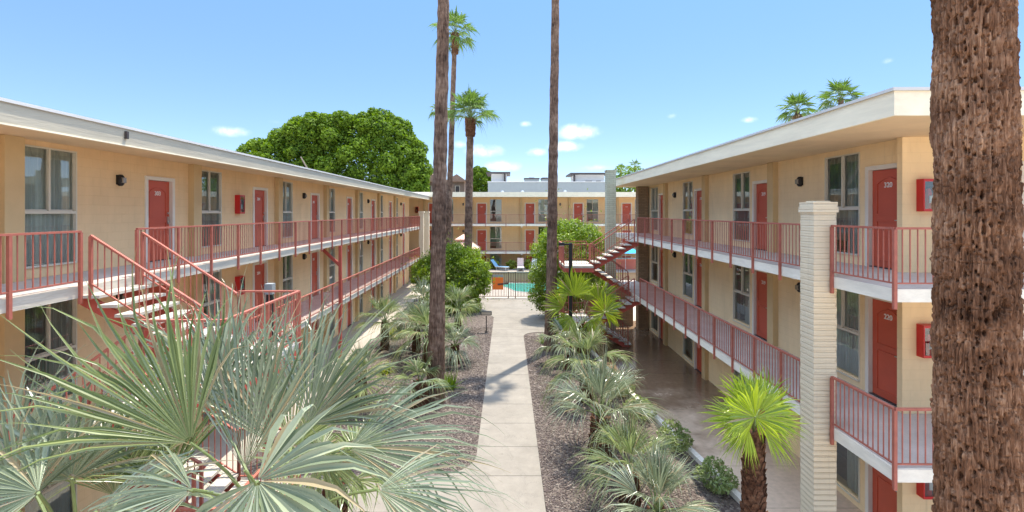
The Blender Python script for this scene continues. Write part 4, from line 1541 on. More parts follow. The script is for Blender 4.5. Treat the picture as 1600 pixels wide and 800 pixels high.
def fan(V, F, hub, axis, nrm, R, n, spread, droop=0.15, split=0.5, cup=0.25, rg=rng, curl=0.0):
    """one fan blade: n pleated segments from the hub, free and drooping towards their tips"""
    axis = unit(np.array(axis, float))
    nrm = np.array(nrm, float)
    nrm = unit(nrm - axis * nrm.dot(axis))
    side = np.cross(axis, nrm)
    hub = np.array(hub, float)
    da = spread / n
    fr = (0.03, 0.22, split * 0.8, split, 0.5 + split * 0.5 - 0.08, 0.86, 0.94, 1.0)
    zh = np.array((0, 0, 1.0))
    for i in range(n):
        if rg.random() < 0.03:
            continue
        a = -spread / 2 + (i + 0.5) * da + rg.uniform(-0.25, 0.25) * da
        d = math.cos(a) * axis + math.sin(a) * side
        L = R * (0.70 + 0.30 * math.cos(a / max(spread, 2.5) * math.pi)) * rg.uniform(0.82, 1.08)
        lat = -math.sin(a) * axis + math.cos(a) * side
        dr = droop * rg.uniform(0.5, 1.6)
        tw = rg.uniform(-0.16, 0.16)
        cu = curl * rg.random() ** 2 * 1.6
        rl = rg.uniform(-0.55, 0.55)
        b = len(V)
        off = 0.0 if i % 2 else 0.012 * R
        for k, q in enumerate(fr):
            r = q * L
            tip = max(0.0, (q - split) / (1 - split))
            p = hub + d * r + nrm * (cup * r * math.sin(a) ** 2 * 0.6 + off * min(1, q * 3))
            p = p - zh * (dr * R * (q ** 3)) + lat * (tw * R * tip * tip) - zh * (cu * R * tip ** 3)
            if q <= split:
                h = r * math.tan(da / 2) * 1.0
            else:
                h = split * L * math.tan(da / 2) * (1 - tip) ** 1.05
            h = max(h, 0.0010)
            wl = lat * (h * 0.98)
            V.append(tuple(p - wl + nrm * (h * rl)))
            V.append(tuple(p - nrm * h * 0.95))
            V.append(tuple(p + wl - nrm * (h * rl)))
        for k in range(len(fr) - 1):
            c = b + 3 * k
            F.append((c, c + 1, c + 4, c + 3))
            F.append((c + 1, c + 2, c + 5, c + 4))


def stem(V, F, p0, p1, r0, r1, sag=0.1, n=5):
    p0, p1 = np.array(p0, float), np.array(p1, float)
    mb = MB()
    pts_ = []
    for i in range(n + 1):
        t = i / n
        pts_.append(Vector(p0 + (p1 - p0) * t) + Vector((0, 0, sag * math.sin(math.pi * t))))
    mb.tube(pts_, [r0 + (r1 - r0) * i / n for i in range(n + 1)], 6)
    b = len(V)
    V += mb.v
    F += [tuple(b + k for k in f_) for f_ in mb.f]


def frond_objects(T, V, F, V2, F2, leaf):
    me = bpy.data.meshes.new('frond')
    me.from_pydata([(a - T.org[0], b - T.org[1], c - T.org[2]) for a, b, c in V], [], F)
    me.materials.append(leaf)
    o = put('frond', me, T.e)
    if V2:
        me = bpy.data.meshes.new('leaf_stalk')
        me.from_pydata([(a - T.org[0], b - T.org[1], c - T.org[2]) for a, b, c in V2], [], F2)
        me.materials.append(M['petiole'])
        put('leaf_stalk', me, o)


def husk_trunk(x, y, z0, z1, r0, r1, lean=(0, 0), boots=True, rg=rng, rows=None):
    mb = MB()
    n = 10
    pts_, rad = [], []
    for i in range(n + 1):
        t = i / n
        pts_.append((x + lean[0] * t, y + lean[1] * t, z0 + (z1 - z0) * t))
        rad.append(r0 + (r1 - r0) * t)
    mb.tube(pts_, rad, 14)
    if boots:
        h = z1 - z0
        rows = rows or max(3, int(h / 0.085))
        k = 0
        for i in range(rows):
            t = i / rows
            rr = r0 + (r1 - r0) * t
            for j in range(7):
                a = (j / 7 + i * 0.385) * 2 * math.pi + rg.uniform(-.15, .15)
                cx_, cy_ = x + lean[0] * t, y + lean[1] * t
                zc = z0 + h * t
                w = rr * 0.5
                hh = 0.14 + 0.05 * rg.random()
                out = rr + 0.015 + 0.06 * rg.random() * (0.4 + rr)
                ca, sa = math.cos(a), math.sin(a)
                tx, ty = -sa, ca
                b = len(mb.v)
                mb.v += [(cx_ + ca * rr * 0.9 - tx * w, cy_ + sa * rr * 0.9 - ty * w, zc), (cx_ + ca * rr * 0.9 + tx * w, cy_ + sa * rr * 0.9 + ty * w, zc),
                         (cx_ + ca * out + tx * w * .45, cy_ + sa * out + ty * w * .45, zc + hh), (cx_ + ca * out - tx * w * .45, cy_ + sa * out - ty * w * .45, zc + hh),
                         (cx_ + ca * rr * .8, cy_ + sa * rr * .8, zc + hh * .75)]
                mb.f += [(b, b + 1, b + 2, b + 3), (b + 3, b + 2, b + 4), (b, b + 3, b + 4), (b + 1, b + 4, b + 2)]
    return mb


def fan_palm(label, x, y, z0, hz, r0, r1, nf, R, Lp, leaf, el=(80, -15), nseg=30, spread=4.2, droop=0.25, group=None, bark='bark_husk',
             lean=(0, 0), seed=1, boots=True, dead=0, name='fan_palm', cat='palm', trunk=None, az0=0.0, split=0.5, curl=0.0):
    rg = random.Random(seed)
    T = Thing(name, label, cat, (x, y, z0), 0, group)
    if trunk is None:
        trunk = husk_trunk(x, y, z0, z0 + hz, r0, r1, lean, boots, rg)
    T.part('trunk', trunk, M[bark])
    c = np.array((x + lean[0], y + lean[1], z0 + hz))
    for i in range(nf):
        t = (i + 0.5) / nf
        az = az0 + i * 2.39996 + rg.uniform(-.2, .2)
        e = R_(el[0] + (el[1] - el[0]) * t + rg.uniform(-6, 6))
        d = np.array((math.cos(e) * math.cos(az), math.cos(e) * math.sin(az), math.sin(e)))
        lp = Lp * rg.uniform(0.85, 1.15)
        hub = c + d * lp + np.array((0, 0, -0.12 * lp * (1 - math.sin(max(e, 0)))))
        V, F, V2, F2 = [], [], [], []
        ax = unit(d + np.array((0, 0, -0.25)) * math.cos(e))
        horiz = np.array((-math.sin(az), math.cos(az), 0))
        nm = unit(np.cross(horiz, ax) * -1.0)
        if nm[2] < 0:
            nm = -nm
        nm = unit(nm + horiz * rg.uniform(-.25, .25))
        fan(V, F, hub, ax, nm, R * rg.uniform(0.88, 1.08), nseg, spread * rg.uniform(.85, 1.05), droop * (0.4 + t), split, 0.3, rg, curl)
        stem(V2, F2, c, hub, 0.018 + 0.006 * R, 0.008 + .003 * R, 0.05 * lp)
        frond_objects(T, V, F, V2, F2, leaf)
    if dead:
        V, F = [], []
        for i in range(dead):
            az = rg.uniform(0, 6.28)
            e = R_(rg.uniform(-75, -50))
            d = np.array((math.cos(e) * math.cos(az), math.cos(e) * math.sin(az), math.sin(e)))
            fan(V, F, c + d * .25 + np.array((0, 0, -.1)), d, np.array((math.cos(az), math.sin(az), .4)), R * 0.6, 12, 1.4, 0.25, .5, .3, rg)
        me = bpy.data.meshes.new('dry_skirt')
        me.from_pydata([(a - T.org[0], b - T.org[1], c_ - T.org[2]) for a, b, c_ in V], [], F)
        me.materials.append(M['dead'])
        put('dry_skirt', me, T.e)
    return T


def leaf_cloud(blobs, n, size, aspect=0.5, shell=0.72, up=0.3, seed=3, jitter=0.6, trim=0.80, tail=0.0):
    """leaf faces spread through the outer volume of overlapping blobs, thinned inside"""
    rg = np.random.default_rng(seed)
    B = np.array(blobs, float)
    vol = (B[:, 3] * B[:, 4] + B[:, 4] * B[:, 5] + B[:, 3] * B[:, 5])
    idx = rg.choice(len(B), n, p=vol / vol.sum())
    d = rg.normal(size=(n, 3))
    d /= np.linalg.norm(d, axis=1)[:, None]
    r = shell + (1.04 - shell) * rg.random(n) ** 0.7
    if tail:
        # leaves gather on shoots that stick out of the outline here and there
        sh = np.sin(d[:, 0] * 9 + idx) * np.sin(d[:, 1] * 11 + 2 * idx) * np.sin(d[:, 2] * 8 + idx)
        r += np.where(sh > 0.35, rg.exponential(tail, n), rg.exponential(tail * 0.2, n))
    P = B[idx, :3] + d * r[:, None] * B[idx, 3:]
    keep = np.ones(n, bool)
    for j in range(len(B)):
        q = np.linalg.norm((P - B[j, :3]) / B[j, 3:], axis=1)
        keep &= ~((q < trim) & (idx != j))
    P, d = P[keep], d[keep]
    k = len(P)
    nm = d + rg.normal(size=(k, 3)) * jitter + np.array((0, 0, up))
    nm /= np.linalg.norm(nm, axis=1)[:, None]
    a = np.cross(nm, rg.normal(size=(k, 3)))
    a /= np.linalg.norm(a, axis=1)[:, None]
    a[:, 2] -= 0.25
    a /= np.linalg.norm(a, axis=1)[:, None]
    b = np.cross(nm, a)
    s = size * rg.uniform(0.6, 1.3, k)[:, None]
    V = np.stack([P - a * s * .5, P + b * s * aspect * .5 + nm * s * .06, P + a * s * .5, P - b * s * aspect * .5 + nm * s * .06], 1)
    F = np.arange(k * 4).reshape(k, 4)
    return V.reshape(-1, 3), F


def shrub(name, label, cat, base, blobs, n, size, mat, stems, seed=3, group=None, stem_mat=None, stem_part='stem', crown_part='foliage', **kw):
    T = Thing(name, label, cat, base, 0, group)
    V, F = leaf_cloud(blobs, n, size, seed=seed, **kw)
    V = V - np.array(base)
    put(crown_part, np_mesh(crown_part, V, F, mat), T.e)
    mb = MB()
    for pts_, r0, r1 in stems:
        k = len(pts_)
        mb.tube(pts_, [r0 + (r1 - r0) * i / (k - 1) for i in range(k)], 8)
    T.part(stem_part, mb, stem_mat or M['twig'])
    return T


# the large ficus behind the left wing
def blobs_on(cx_, cy_, cz_, rx, ry, rz, n, br, seed, zmin=-0.3):
    rg = random.Random(seed)
    out = [(cx_, cy_, cz_, rx * .84, ry * .84, rz * .84)]
    for i in range(n):
        z = zmin + (1 - zmin) * ((i + .5) / n)
        a = i * 2.39996 + rg.uniform(-.2, .2)
        q = math.sqrt(max(0, 1 - z * z))
        s = br * rg.uniform(.7, 1.25)
        k = rg.uniform(.80, .93)
        out.append((cx_ + rx * q * math.cos(a) * k, cy_ + ry * q * math.sin(a) * k, cz_ + rz * z * k, s, s, s * .85))
    return out


T60 = 60
bl = []
for (u, v, ru, rv, sd_) in ((555, 262, 100, 98, 1), (450, 266, 80, 68, 2), (618, 272, 46, 72, 3), (396, 258, 34, 36, 4), (500, 222, 66, 50, 5), (590, 220, 50, 46, 6)):
    p = at(u, v, T60)
    k = T60 / F_PX
    bl += blobs_on(p.x, p.y + 2, p.z, ru * k, min(ru * k, 6.5), rv * k, 70, 1.05, sd_, -0.7)
shrub('ficus_tree', 'huge rounded ficus tree with dense green crown behind the left wing roof', 'tree', (-19, 62, 0), bl, 260000, 0.37, M['leaf_ficus'],
      [([(-19, 62, 0), (-19.2, 62, 5), (-18.5, 62, 11)], 0.7, 0.3), ([(-19.1, 62, 4), (-23, 62, 10), (-25, 62, 13)], 0.4, 0.15),
       ([(-19.1, 62, 4), (-14, 62, 10), (-12.5, 62, 13)], 0.4, 0.15), ([(-22.6, 57, 9), (-22.9, 55.9, 11.5), (-23.6, 55.5, 13)], 0.14, 0.07)],
      stem_mat=M['bark_ficus'], stem_part='trunk', crown_part='crown', aspect=0.62, shell=0.60, tail=.012, seed=21, jitter=0.75, up=0.5)

# smaller background trees
for lab, u, v, ru, rv, t, sd_ in (('small leafy tree behind the far wing between two palm trunks', 752, 285, 17, 24, 70, 31),
                                  ('dark leafy tree seen under the far end of the right roof', 985, 292, 40, 22, 64, 32)):
    p = at(u, v, t)
    k = t / F_PX
    bl = blobs_on(p.x, p.y, p.z, ru * k, ru * k, rv * k, 22, ru * k * .38, sd_, -0.8)
    shrub('leafy_tree', lab, 'tree', (p.x, p.y, 0), bl, 9000, 0.34, M['leaf_ficus'], [([(p.x, p.y, 0), (p.x, p.y, p.z)], 0.25, 0.12)],
          stem_mat=M['bark_ficus'], stem_part='trunk', crown_part='crown', aspect=0.5, seed=sd_, group='background trees')

# courtyard shrubs
bl = []
for (x, y, z, r, sd_) in ((-2.2, 32.6, 2.3, 1.0, 1), (-3.3, 33.0, 2.7, 1.45, 2), (-4.6, 33.2, 2.6, 1.4, 3), (-5.6, 33.6, 2.2, 1.0, 4), (-2.9, 32.4, 1.2, 1.15, 5), (-4.2, 32.4, 1.2, 1.4, 6)):
    bl += blobs_on(x, y, z, r, r, r * 1.15, 16, r * .36, sd_, -0.8)
shrub('shrub', 'large bright green leafy shrub left of the pool gate', 'shrub', (-3.6, 33, 0), bl, 70000, 0.21, M['leaf_bush'],
      [([(-3.6, 33, 0), (-3.3, 33, 2.4)], .07, .03), ([(-2.2, 32.6, 0), (-2.0, 32.6, 2)], .06, .03), ([(-4.8, 33.2, 0), (-4.9, 33.2, 2)], .06, .03)], seed=41, aspect=.26, jitter=1.2, up=.3, shell=.5, tail=.34)
bl = []
for (x, y, z, r, h, sd_) in ((2.75, 30.2, 2.7, 1.15, 2.9, 11), (3.9, 30.8, 3.9, 1.7, 2.4, 12), (5.0, 31.4, 3.8, 1.5, 2.3, 13), (3.3, 30.5, 1.7, 1.3, 1.9, 14), (5.2, 31.2, 2.0, 1.3, 2.0, 15)):
    bl += blobs_on(x, y, z, r, r, h, 22, .50, sd_, -0.85)
shrub('citrus_tree', 'dense citrus tree with glossy leaves behind the right stairs', 'tree', (3.9, 30.8, 0), bl, 90000, 0.15, M['leaf_citrus'],
      [([(3.9, 30.8, 0), (3.8, 30.8, 1.6), (4.0, 30.9, 3.8)], .16, .06)], seed=42, aspect=.42, jitter=1.0, up=.5, shell=.55, tail=.30, stem_part='trunk', crown_part='crown')
# terrace planting
for i, (x, lab) in enumerate(((-0.35, 'round yellow green shrub on the terrace behind the blue lounger'), (0.25 - .1, 'small yellow green shrub between the blue and the pale lounger'), (2.0, 'low yellow green shrub behind the middle lounger'))):
    xx = (-1.3, 0.35, 2.05)[i]
    bl = blobs_on(xx, 47.6, 1.5, .45, .4, .5, 8, .2, 50 + i, -.4)
    shrub('shrub', lab, 'shrub', (xx, 47.6, 1.1), bl, 1500, 0.14, M['leaf_yellow'], [([(xx, 47.6, 1.1), (xx, 47.6, 1.5)], .03, .02)], seed=60 + i, group='shrubs on the raised terrace')

# tall palm trunks ---------------------------------------------------------------


def tall_trunk(pa, pb, r0, r1, flare=0.0, rings=60, seed=1, bow=0.0):
    rg = random.Random(seed)
    mb = MB()
    pa, pb = Vector(pa), Vector(pb)
    pts_, rad = [], []
    n = rings
    for i in range(n + 1):
        t = i / n
        p = pa.lerp(pb, t) + Vector((bow * math.sin(math.pi * t), 0, 0)) + Vector((rg.uniform(-.012, .012), rg.uniform(-.012, .012), 0))
        pts_.append(p)
        rad.append((r0 + (r1 - r0) * t + flare * math.exp(-t * 22)) * rg.uniform(0.955, 1.03))
    mb.tube(pts_, rad, 20)
    return mb


TP = 'tall fan palms of the courtyard'
pa, pb = at(680, 629, 17.0), at(693, 0, 17.0)
top = pa + (pb - pa) * (21.5 / pb.z)
pa.z = 0
top.z = 21.5
fan_palm('tall grey brown palm trunk left of the path, crown above the picture', pa.x, pa.y, 0, 21.5, .3, .2, 16, 0.9, 0.9, M['leaf_tall'], el=(75, -40), nseg=22,
         lean=(top.x - pa.x, 0), seed=5, bark='bark_tall', trunk=tall_trunk(pa, top, .30, .155, .06, 90, 4), group=TP)
pa, pb = at(860, 545, 23.4), at(868, 0, 23.4)
top = pa + (pb - pa) * ((23.5) / pb.z)
pa.z = 0
top.z = 23.5
fan_palm('tall dark palm trunk right of the path, crown above the picture', pa.x, pa.y, 0, 23.5, .3, .2, 16, 0.9, 0.9, M['leaf_tall'], el=(75, -40), nseg=22,
         lean=(top.x - pa.x, 0), seed=6, bark='bark_tall', trunk=tall_trunk(pa, top, .275, .15, .10, 90, 8), group=TP)
# slender one with its crown in view
pa, pb = at(697, 430, 40.0), at(711, 52, 40.0)
pa.z = 0
tr = tall_trunk(pa, pb, .27, .19, .05, 70, 12)
b2 = husk_trunk(pb.x, pb.y, pb.z - 1.7, pb.z, .27, .32, rows=12)
T = fan_palm('tallest slender palm behind the left shrub, small crown high in the sky', pa.x, pa.y, 0, pb.z, .2, .2, 24, 1.3, 1.05, M['leaf_tall'], el=(85, -35), nseg=22, spread=3.4,
             lean=(pb.x - pa.x, 0), seed=17, bark='bark_tall', trunk=tr, group=TP, droop=.4, curl=.2)
T.part('boot', b2, M['bark_husk'])
# shorter, stouter palm with a brown boot under its crown
pa, pb = at(730, 430, 36.0), at(735, 186, 36.0)
pa.z = 0
tr = tall_trunk(pa, pb, .33, .25, .05, 60, 13)
b2 = husk_trunk(pb.x, pb.y, pb.z - 1.3, pb.z, .34, .40, rows=12)
T = fan_palm('stout palm with shaggy brown neck and full green crown beside the slender palm', pa.x, pa.y, 0, pb.z, .2, .2, 34, 1.4, 1.25, M['leaf_tall'], el=(88, 5), nseg=26, spread=3.2,
             lean=(pb.x - pa.x, 0), seed=23, bark='bark_tall', trunk=tr, group=TP, droop=.35, curl=.25)
T.part('boot', b2, M['bark_husk'])
# distant one hidden behind the left trunk, only frond tips show
pb = at(687, 172, 80.0)
fan_palm('distant palm whose frond tips peek out behind the left tall trunk', pb.x, 80, 0, pb.z, .3, .2, 14, 1.3, 1.0, M['leaf_tall'], el=(60, -35), nseg=16, spread=3.0,
         seed=29, bark='bark_tall', boots=False, group='distant palms', droop=.5, curl=.3)
for lab, u, v, t, R, sd_ in (('distant palm crown above the right roof, left of the pair', 1246, 172, 44, 1.3, 31), ('distant palm crown above the right roof, right of the pair', 1314, 155, 42, 1.4, 32),
                             ('tiny far palm beside the sage pier, left one', 970, 266, 110, 1.0, 33), ('tiny far palm beside the sage pier, right one', 992, 260, 105, 1.1, 34)):
    p = at(u, v, t)
    fan_palm(lab, p.x, p.y, 0, p.z, .25, .2, 20 if t < 60 else 14, R, .8, M['leaf_tall'], el=(80, -25), nseg=18, spread=3.4, seed=sd_, bark='bark_tall', boots=False,
             group='distant palms', droop=.3, dead=8 if t < 60 else 0)

# the huge rough trunk right beside the camera ----------------------------------


def near_trunk():
    cx_, cy_ = (1522 - VPU) * 3.65 / F_PX, 3.65
    T = Thing('palm_tree', 'massive rough brown palm trunk at the right edge of the view', 'palm', (cx_, cy_, 0), 0)
    zs = np.concatenate([np.linspace(0, 4.0, 40, endpoint=False), np.linspace(4.0, 9.0, 760, endpoint=False), np.linspace(9.0, 17.0, 60)])
    na = 420
    th = np.linspace(0, 2 * math.pi, na, endpoint=False)
    Z, TH = np.meshgrid(zs, th, indexing='ij')
    base_r = np.interp(Z, [0, 2, 4.5, 6.6, 8.6, 17], [0.30, 0.265, 0.242, 0.226, 0.214, 0.19])
    cxs = np.interp(Z, [0, 4.5, 8.6, 17], [0.08, 0.035, -0.015, -0.1])

    def lat(px, py, seed):
        """tileable-in-angle value noise on integer lattice"""
        ix, iy = np.floor(px).astype(int), np.floor(py).astype(int)
        fx, fy = px - ix, py - iy
        fx, fy = fx * fx * (3 - 2 * fx), fy * fy * (3 - 2 * fy)
        return ix, iy, fx, fy

    def vnoise(nx, sy, seed):
        rg = np.random.default_rng(seed)
        tab = rg.random((nx, 2048))
        px = TH / (2 * math.pi) * nx
        py = Z * sy
        ix, iy, fx, fy = lat(px, py, seed)
        g_ = lambda a, b: tab[a % nx, b % 2048]
        return (g_(ix, iy) * (1 - fx) + g_(ix + 1, iy) * fx) * (1 - fy) + (g_(ix, iy + 1) * (1 - fx) + g_(ix + 1, iy + 1) * fx) * fy

    def pits(nx, sy, rad_a, rad_z, prob, seed):
        """scattered hollows: one jittered centre per lattice cell"""
        rg = np.random.default_rng(seed)
        jx, jy = rg.random((nx, 2048)), rg.random((nx, 2048))
        on = rg.random((nx, 2048)) < prob
        sz = rg.uniform(.5, 1.25, (nx, 2048))
        px = TH / (2 * math.pi) * nx
        py = Z * sy
        ix, iy = np.floor(px).astype(int), np.floor(py).astype(int)
        best = np.zeros_like(Z)
        for dx in (-1, 0, 1):
            for dy in (-1, 0, 1):
                a, b = (ix + dx) % nx, (iy + dy) % 2048
                ddx = (px - (ix + dx + jx[a, b])) / nx * 2 * math.pi * 0.225 / (rad_a * sz[a, b])
                ddy = (py - (iy + dy + jy[a, b])) / sy / (rad_z * sz[a, b])
                q = np.clip(1.25 - np.sqrt(ddx ** 2 + ddy ** 2), 0, 1) * on[a, b]
                best = np.maximum(best, q)
        return np.clip(best * 1.6, 0, 1)
    warp = (vnoise(9, 1.5, 1) - .5) * .12
    TH = TH + warp
    fib = np.abs(vnoise(64, 3.2, 3) - .5) * 2
    fib2 = np.abs(vnoise(120, 7, 13) - .5) * 2
    fine = vnoise(200, 40, 4)
    coarse = vnoise(10, 3.5, 5)
    plate = vnoise(34, 6.5, 9) * .65 + vnoise(60, 13, 10) * .35
    step = np.floor(plate * 6) / 6
    disp = 0.014 * (coarse - .5) + 0.028 * (step - .5) + 0.018 * fib + 0.016 * fib2 + 0.010 * (fine - .5)
    p = pits(30, 15, .010, .021, .42, 6)
    p2 = pits(15, 6, .015, .042, .30, 7)
    p3 = pits(44, 30, .010, .013, .40, 16)
    crack = np.clip(1 - np.abs(vnoise(40, 2.2, 8) - .5) * 20, 0, 1)
    hcrack = np.clip(1 - np.abs(vnoise(12, 9.0, 18) - .5) * 24, 0, 1)
    rag = .6 + .8 * vnoise(110, 60, 19)
    disp -= (0.044 * p + 0.050 * p2 + 0.018 * p3) * rag + 0.014 * crack + 0.010 * hcrack
    fade = np.where((Z > 4.0) & (Z < 9.0), 1.0, 0.35)
    Rr = base_r + disp * fade
    TH0 = np.meshgrid(zs, th, indexing='ij')[1]
    V = np.stack([cxs + Rr * np.cos(TH0), Rr * np.sin(TH0), Z], 2).reshape(-1, 3)
    nz_ = len(zs)
    i = np.arange(nz_ - 1)[:, None] * na
    j = np.arange(na)[None, :]
    j2 = (j + 1) % na
    F = np.stack([i + j, i + j2, i + na + j2, i + na + j], 2).reshape(-1, 4)
    put('trunk', np_mesh('trunk', V, F, M['bark_near'], False), T.e)
    rg = random.Random(77)
    c = np.array((cx_ - .1, cy_, 17.0))
    for k in range(12):
        t = k / 12
        az = k * 2.4
        e = R_(75 - 110 * t)
        d = np.array((math.cos(e) * math.cos(az), math.cos(e) * math.sin(az), math.sin(e)))
        V, F, V2, F2 = [], [], [], []
        horiz = np.array((-math.sin(az), math.cos(az), 0))
        nm = np.cross(d, horiz)
        if nm[2] < 0:
            nm = -nm
        fan(V, F, c + d * 1.0, d, nm, 1.0, 22, 3.6, .3, .5, .3, rg)
        stem(V2, F2, c, c + d * 1.0, .03, .015)
        frond_objects(T, V, F, V2, F2, M['leaf_tall'])


near_trunk()

# ------------------------------------------------------------------ near fan palms, left foreground


def aimed_frond(T, c, u, v, t, du, dv, dd, R, n, spread, nrm, leaf, droop, rg, split=.5, cup=.2, curl=0.0):
    hub = at(u, v, t)
    ax = np.array((du, dd, dv), float)
    V, F, V2, F2 = [], [], [], []
    fan(V, F, hub, ax, nrm, R, n, spread, droop, split, cup, rg, curl)
    stem(V2, F2, c, hub, .016, .010, .12)
    frond_objects(T, V, F, V2, F2, leaf)


def near_palms():
    rg = random.Random(5)
    x, y, h = -1.85, 3.9, 3.95
    T = Thing('fan_palm', 'largest silvery fan palm in the left foreground, fronds before the stairs', 'palm', (x, y, 0.03), 0, 'silvery fan palms of the beds')
    T.part('trunk', husk_trunk(x, y, 0.03, h, .20, .15, rg=rg), M['bark_husk'])
    c = np.array((x, y, h))
    FB, FM = M['leaf_blue'], M['leaf_mix']
    #            hub u, v, depth   axis right, up, away   R     n  spread normal           leaf  droop
    L = [(298, 692, 3.5, -.55, .80, -.02, 1.60, 44, 1.75, (.25, -.85, .45), FM, .12, .46, .2),
         (382, 735, 3.7, .0, 1.0, .10, 1.72, 40, 1.35, (-.2, -.9, .2), FB, .07, .46, .25),
         (482, 664, 4.2, .40, .85, .10, 1.45, 44, 2.1, (-.1, -.85, .4), FB, .10, .42, .25),
         (545, 700, 3.9, 1.0, .25, .15, 1.25, 42, 1.9, (-.1, -.55, .85), FB, .16, .48, .25),
         (402, 752, 3.2, .62, -.30, -.35, 1.05, 30, 4.4, (0, -.75, .65), FB, .25, .45, .4),
         (590, 765, 3.4, 1.0, .02, -.05, 1.06, 42, 1.9, (0, -.35, .95), FB, .22, .4, .4),
         (330, 640, 4.6, -.15, .97, .35, 1.5, 36, 2.0, (.2, -.9, .3), FB, .12, .46, .25),
         (455, 700, 4.9, .25, .9, .5, 1.55, 36, 1.8, (-.2, -.9, .2), FM, .10, .42, .25),
         (300, 765, 3.1, -.85, -.05, -.3, .98, 36, 2.3, (-.1, -.5, .85), FB, .25, .38, .4),
         (420, 690, 4.4, -.35, .9, .3, 1.45, 34, 1.5, (.1, -.8, .5), FB, .12, .44, .3),
         (260, 760, 4.0, -.3, .8, .1, 1.2, 36, 1.9, (.2, -.6, .7), FM, .14, .38, .3),
         (500, 715, 4.8, .45, -.6, .3, .75, 34, 2.6, (.3, -.8, .3), FM, .2, .5, .2)]
    for (u, v, t, du, dv, dd, R, n, sp, nm, lf, dr, spl, cu) in L:
        aimed_frond(T, c, u, v, t, du, dv, dd, R, n, sp, nm, lf, dr, rg, spl, .18, cu)
    x, y, h = -3.25, 3.7, 3.7
    T = Thing('fan_palm', 'silvery fan palm cut by the left picture edge', 'palm', (x, y, 0.03), 0, 'silvery fan palms of the beds')
    T.part('trunk', husk_trunk(x, y, 0.03, h, .20, .15, rg=rg), M['bark_husk'])
    c = np.array((x, y, h))
    L = [(180, 775, 3.9, -.1, .9, .1, 1.2, 40, 2.0, (.1, -.7, .7), FM, .14, .4, .3),
         (20, 720, 4.2, .1, .95, .2, 1.2, 38, 2.2, (.2, -.85, .4), FB, .12, .4, .3),
         (112, 748, 3.6, -.15, .95, .1, 1.18, 46, 3.2, (.15, -.85, .5), FB, .12, .4, .25),
         (30, 800, 3.3, -.4, .9, -.1, 1.15, 42, 2.4, (.3, -.8, .5), FB, .15, .4, .25),
         (225, 705, 4.8, .1, .8, .3, .85, 34, 3.0, (-.2, -.9, .3), FB, .15, .5, .15),
         (150, 800, 3.2, .75, .15, -.1, .95, 36, 2.2, (0, -.5, .85), FB, .2, .5, .2),
         (60, 770, 3.0, -.8, .1, -.2, .8, 36, 2.6, (0, -.5, .85), FB, .2, .5, .2)]
    for (u, v, t, du, dv, dd, R, n, sp, nm, lf, dr, spl, cu) in L:
        aimed_frond(T, c, u, v, t, du, dv, dd, R, n, sp, nm, lf, dr, rg, spl, .18, cu)


near_palms()
SG = 'silvery fan palms of the beds'
# right bed


def aimed_palm(label, x, y, h, r0, r1, leaves, leaf, seed, group=None):
    rg = random.Random(seed)
    T = Thing('fan_palm', label, 'palm', (x, y, .03), 0, group)
    T.part('trunk', husk_trunk(x, y, .03, h, r0, r1, rg=rg), M['bark_husk'])
    c = np.array((x, y, h))
    for (u, v, t, du, dv, dd, R, n, sp, nm, dr, spl) in leaves:
        aimed_frond(T, c, u, v, t, du, dv, dd, R, n, sp, nm, leaf, dr, rg, spl, .25, .05)


aimed_palm('bright lime fan palm on a stubby brown trunk beside the block pier', 3.87, 7.65, 3.2, .19, .14, [
    (1180, 652, 7.35, .03, 1, -.15, .66, 50, 5.7, (0, -.9, .4), .05, .62),
    (1172, 640, 7.75, -.35, .9, .2, .72, 40, 2.6, (.1, -.85, .4), .05, .6),
    (1190, 640, 7.8, .4, .9, .25, .72, 40, 2.6, (-.1, -.85, .4), .05, .6),
    (1160, 655, 7.7, -1, .1, .1, .66, 40, 2.6, (0, -.6, .75), .12, .6),
    (1198, 655, 7.7, 1, .12, .1, .66, 40, 2.6, (0, -.6, .75), .12, .6),
    (1170, 672, 7.5, -.6, -.45, -.1, .55, 34, 2.2, (0, -.7, .6), .2, .6),
    (1194, 672, 7.5, .7, -.4, -.1, .55, 34, 2.2, (0, -.7, .6), .2, .6),
    (1180, 640, 8.0, 0, .8, .6, .7, 36, 2.8, (0, -.7, .7), .05, .6)], M['leaf_bright'], 3)
fan_palm('silvery fan palm low in the right bed, nearest one before the kerb', 2.62, 8.5, 0.03, 1.35, .2, .15, 14, 1.12, .42, M['leaf_blue'], el=(86, 28), nseg=30, spread=1.9, droop=.22, seed=8, group=SG, curl=.4, split=.36)
fan_palm('silvery fan palm in the right bed on a shaggy brown stump, second in its row', 2.52, 13.2, 0.03, 1.05, .3, .22, 17, 1.5, .65, M['leaf_blue'], el=(82, 12), nseg=30, spread=2.0, droop=.28, seed=9, group=SG, curl=.5, split=.36)
fan_palm('silvery drooping fan palm in the right bed, third in its row', 2.75, 17.0, 0.03, 1.3, .22, .16, 13, 1.35, .75, M['leaf_mix'], el=(75, -8), nseg=28, spread=2.3, droop=.5, seed=10, group=SG, curl=.6, split=.36)
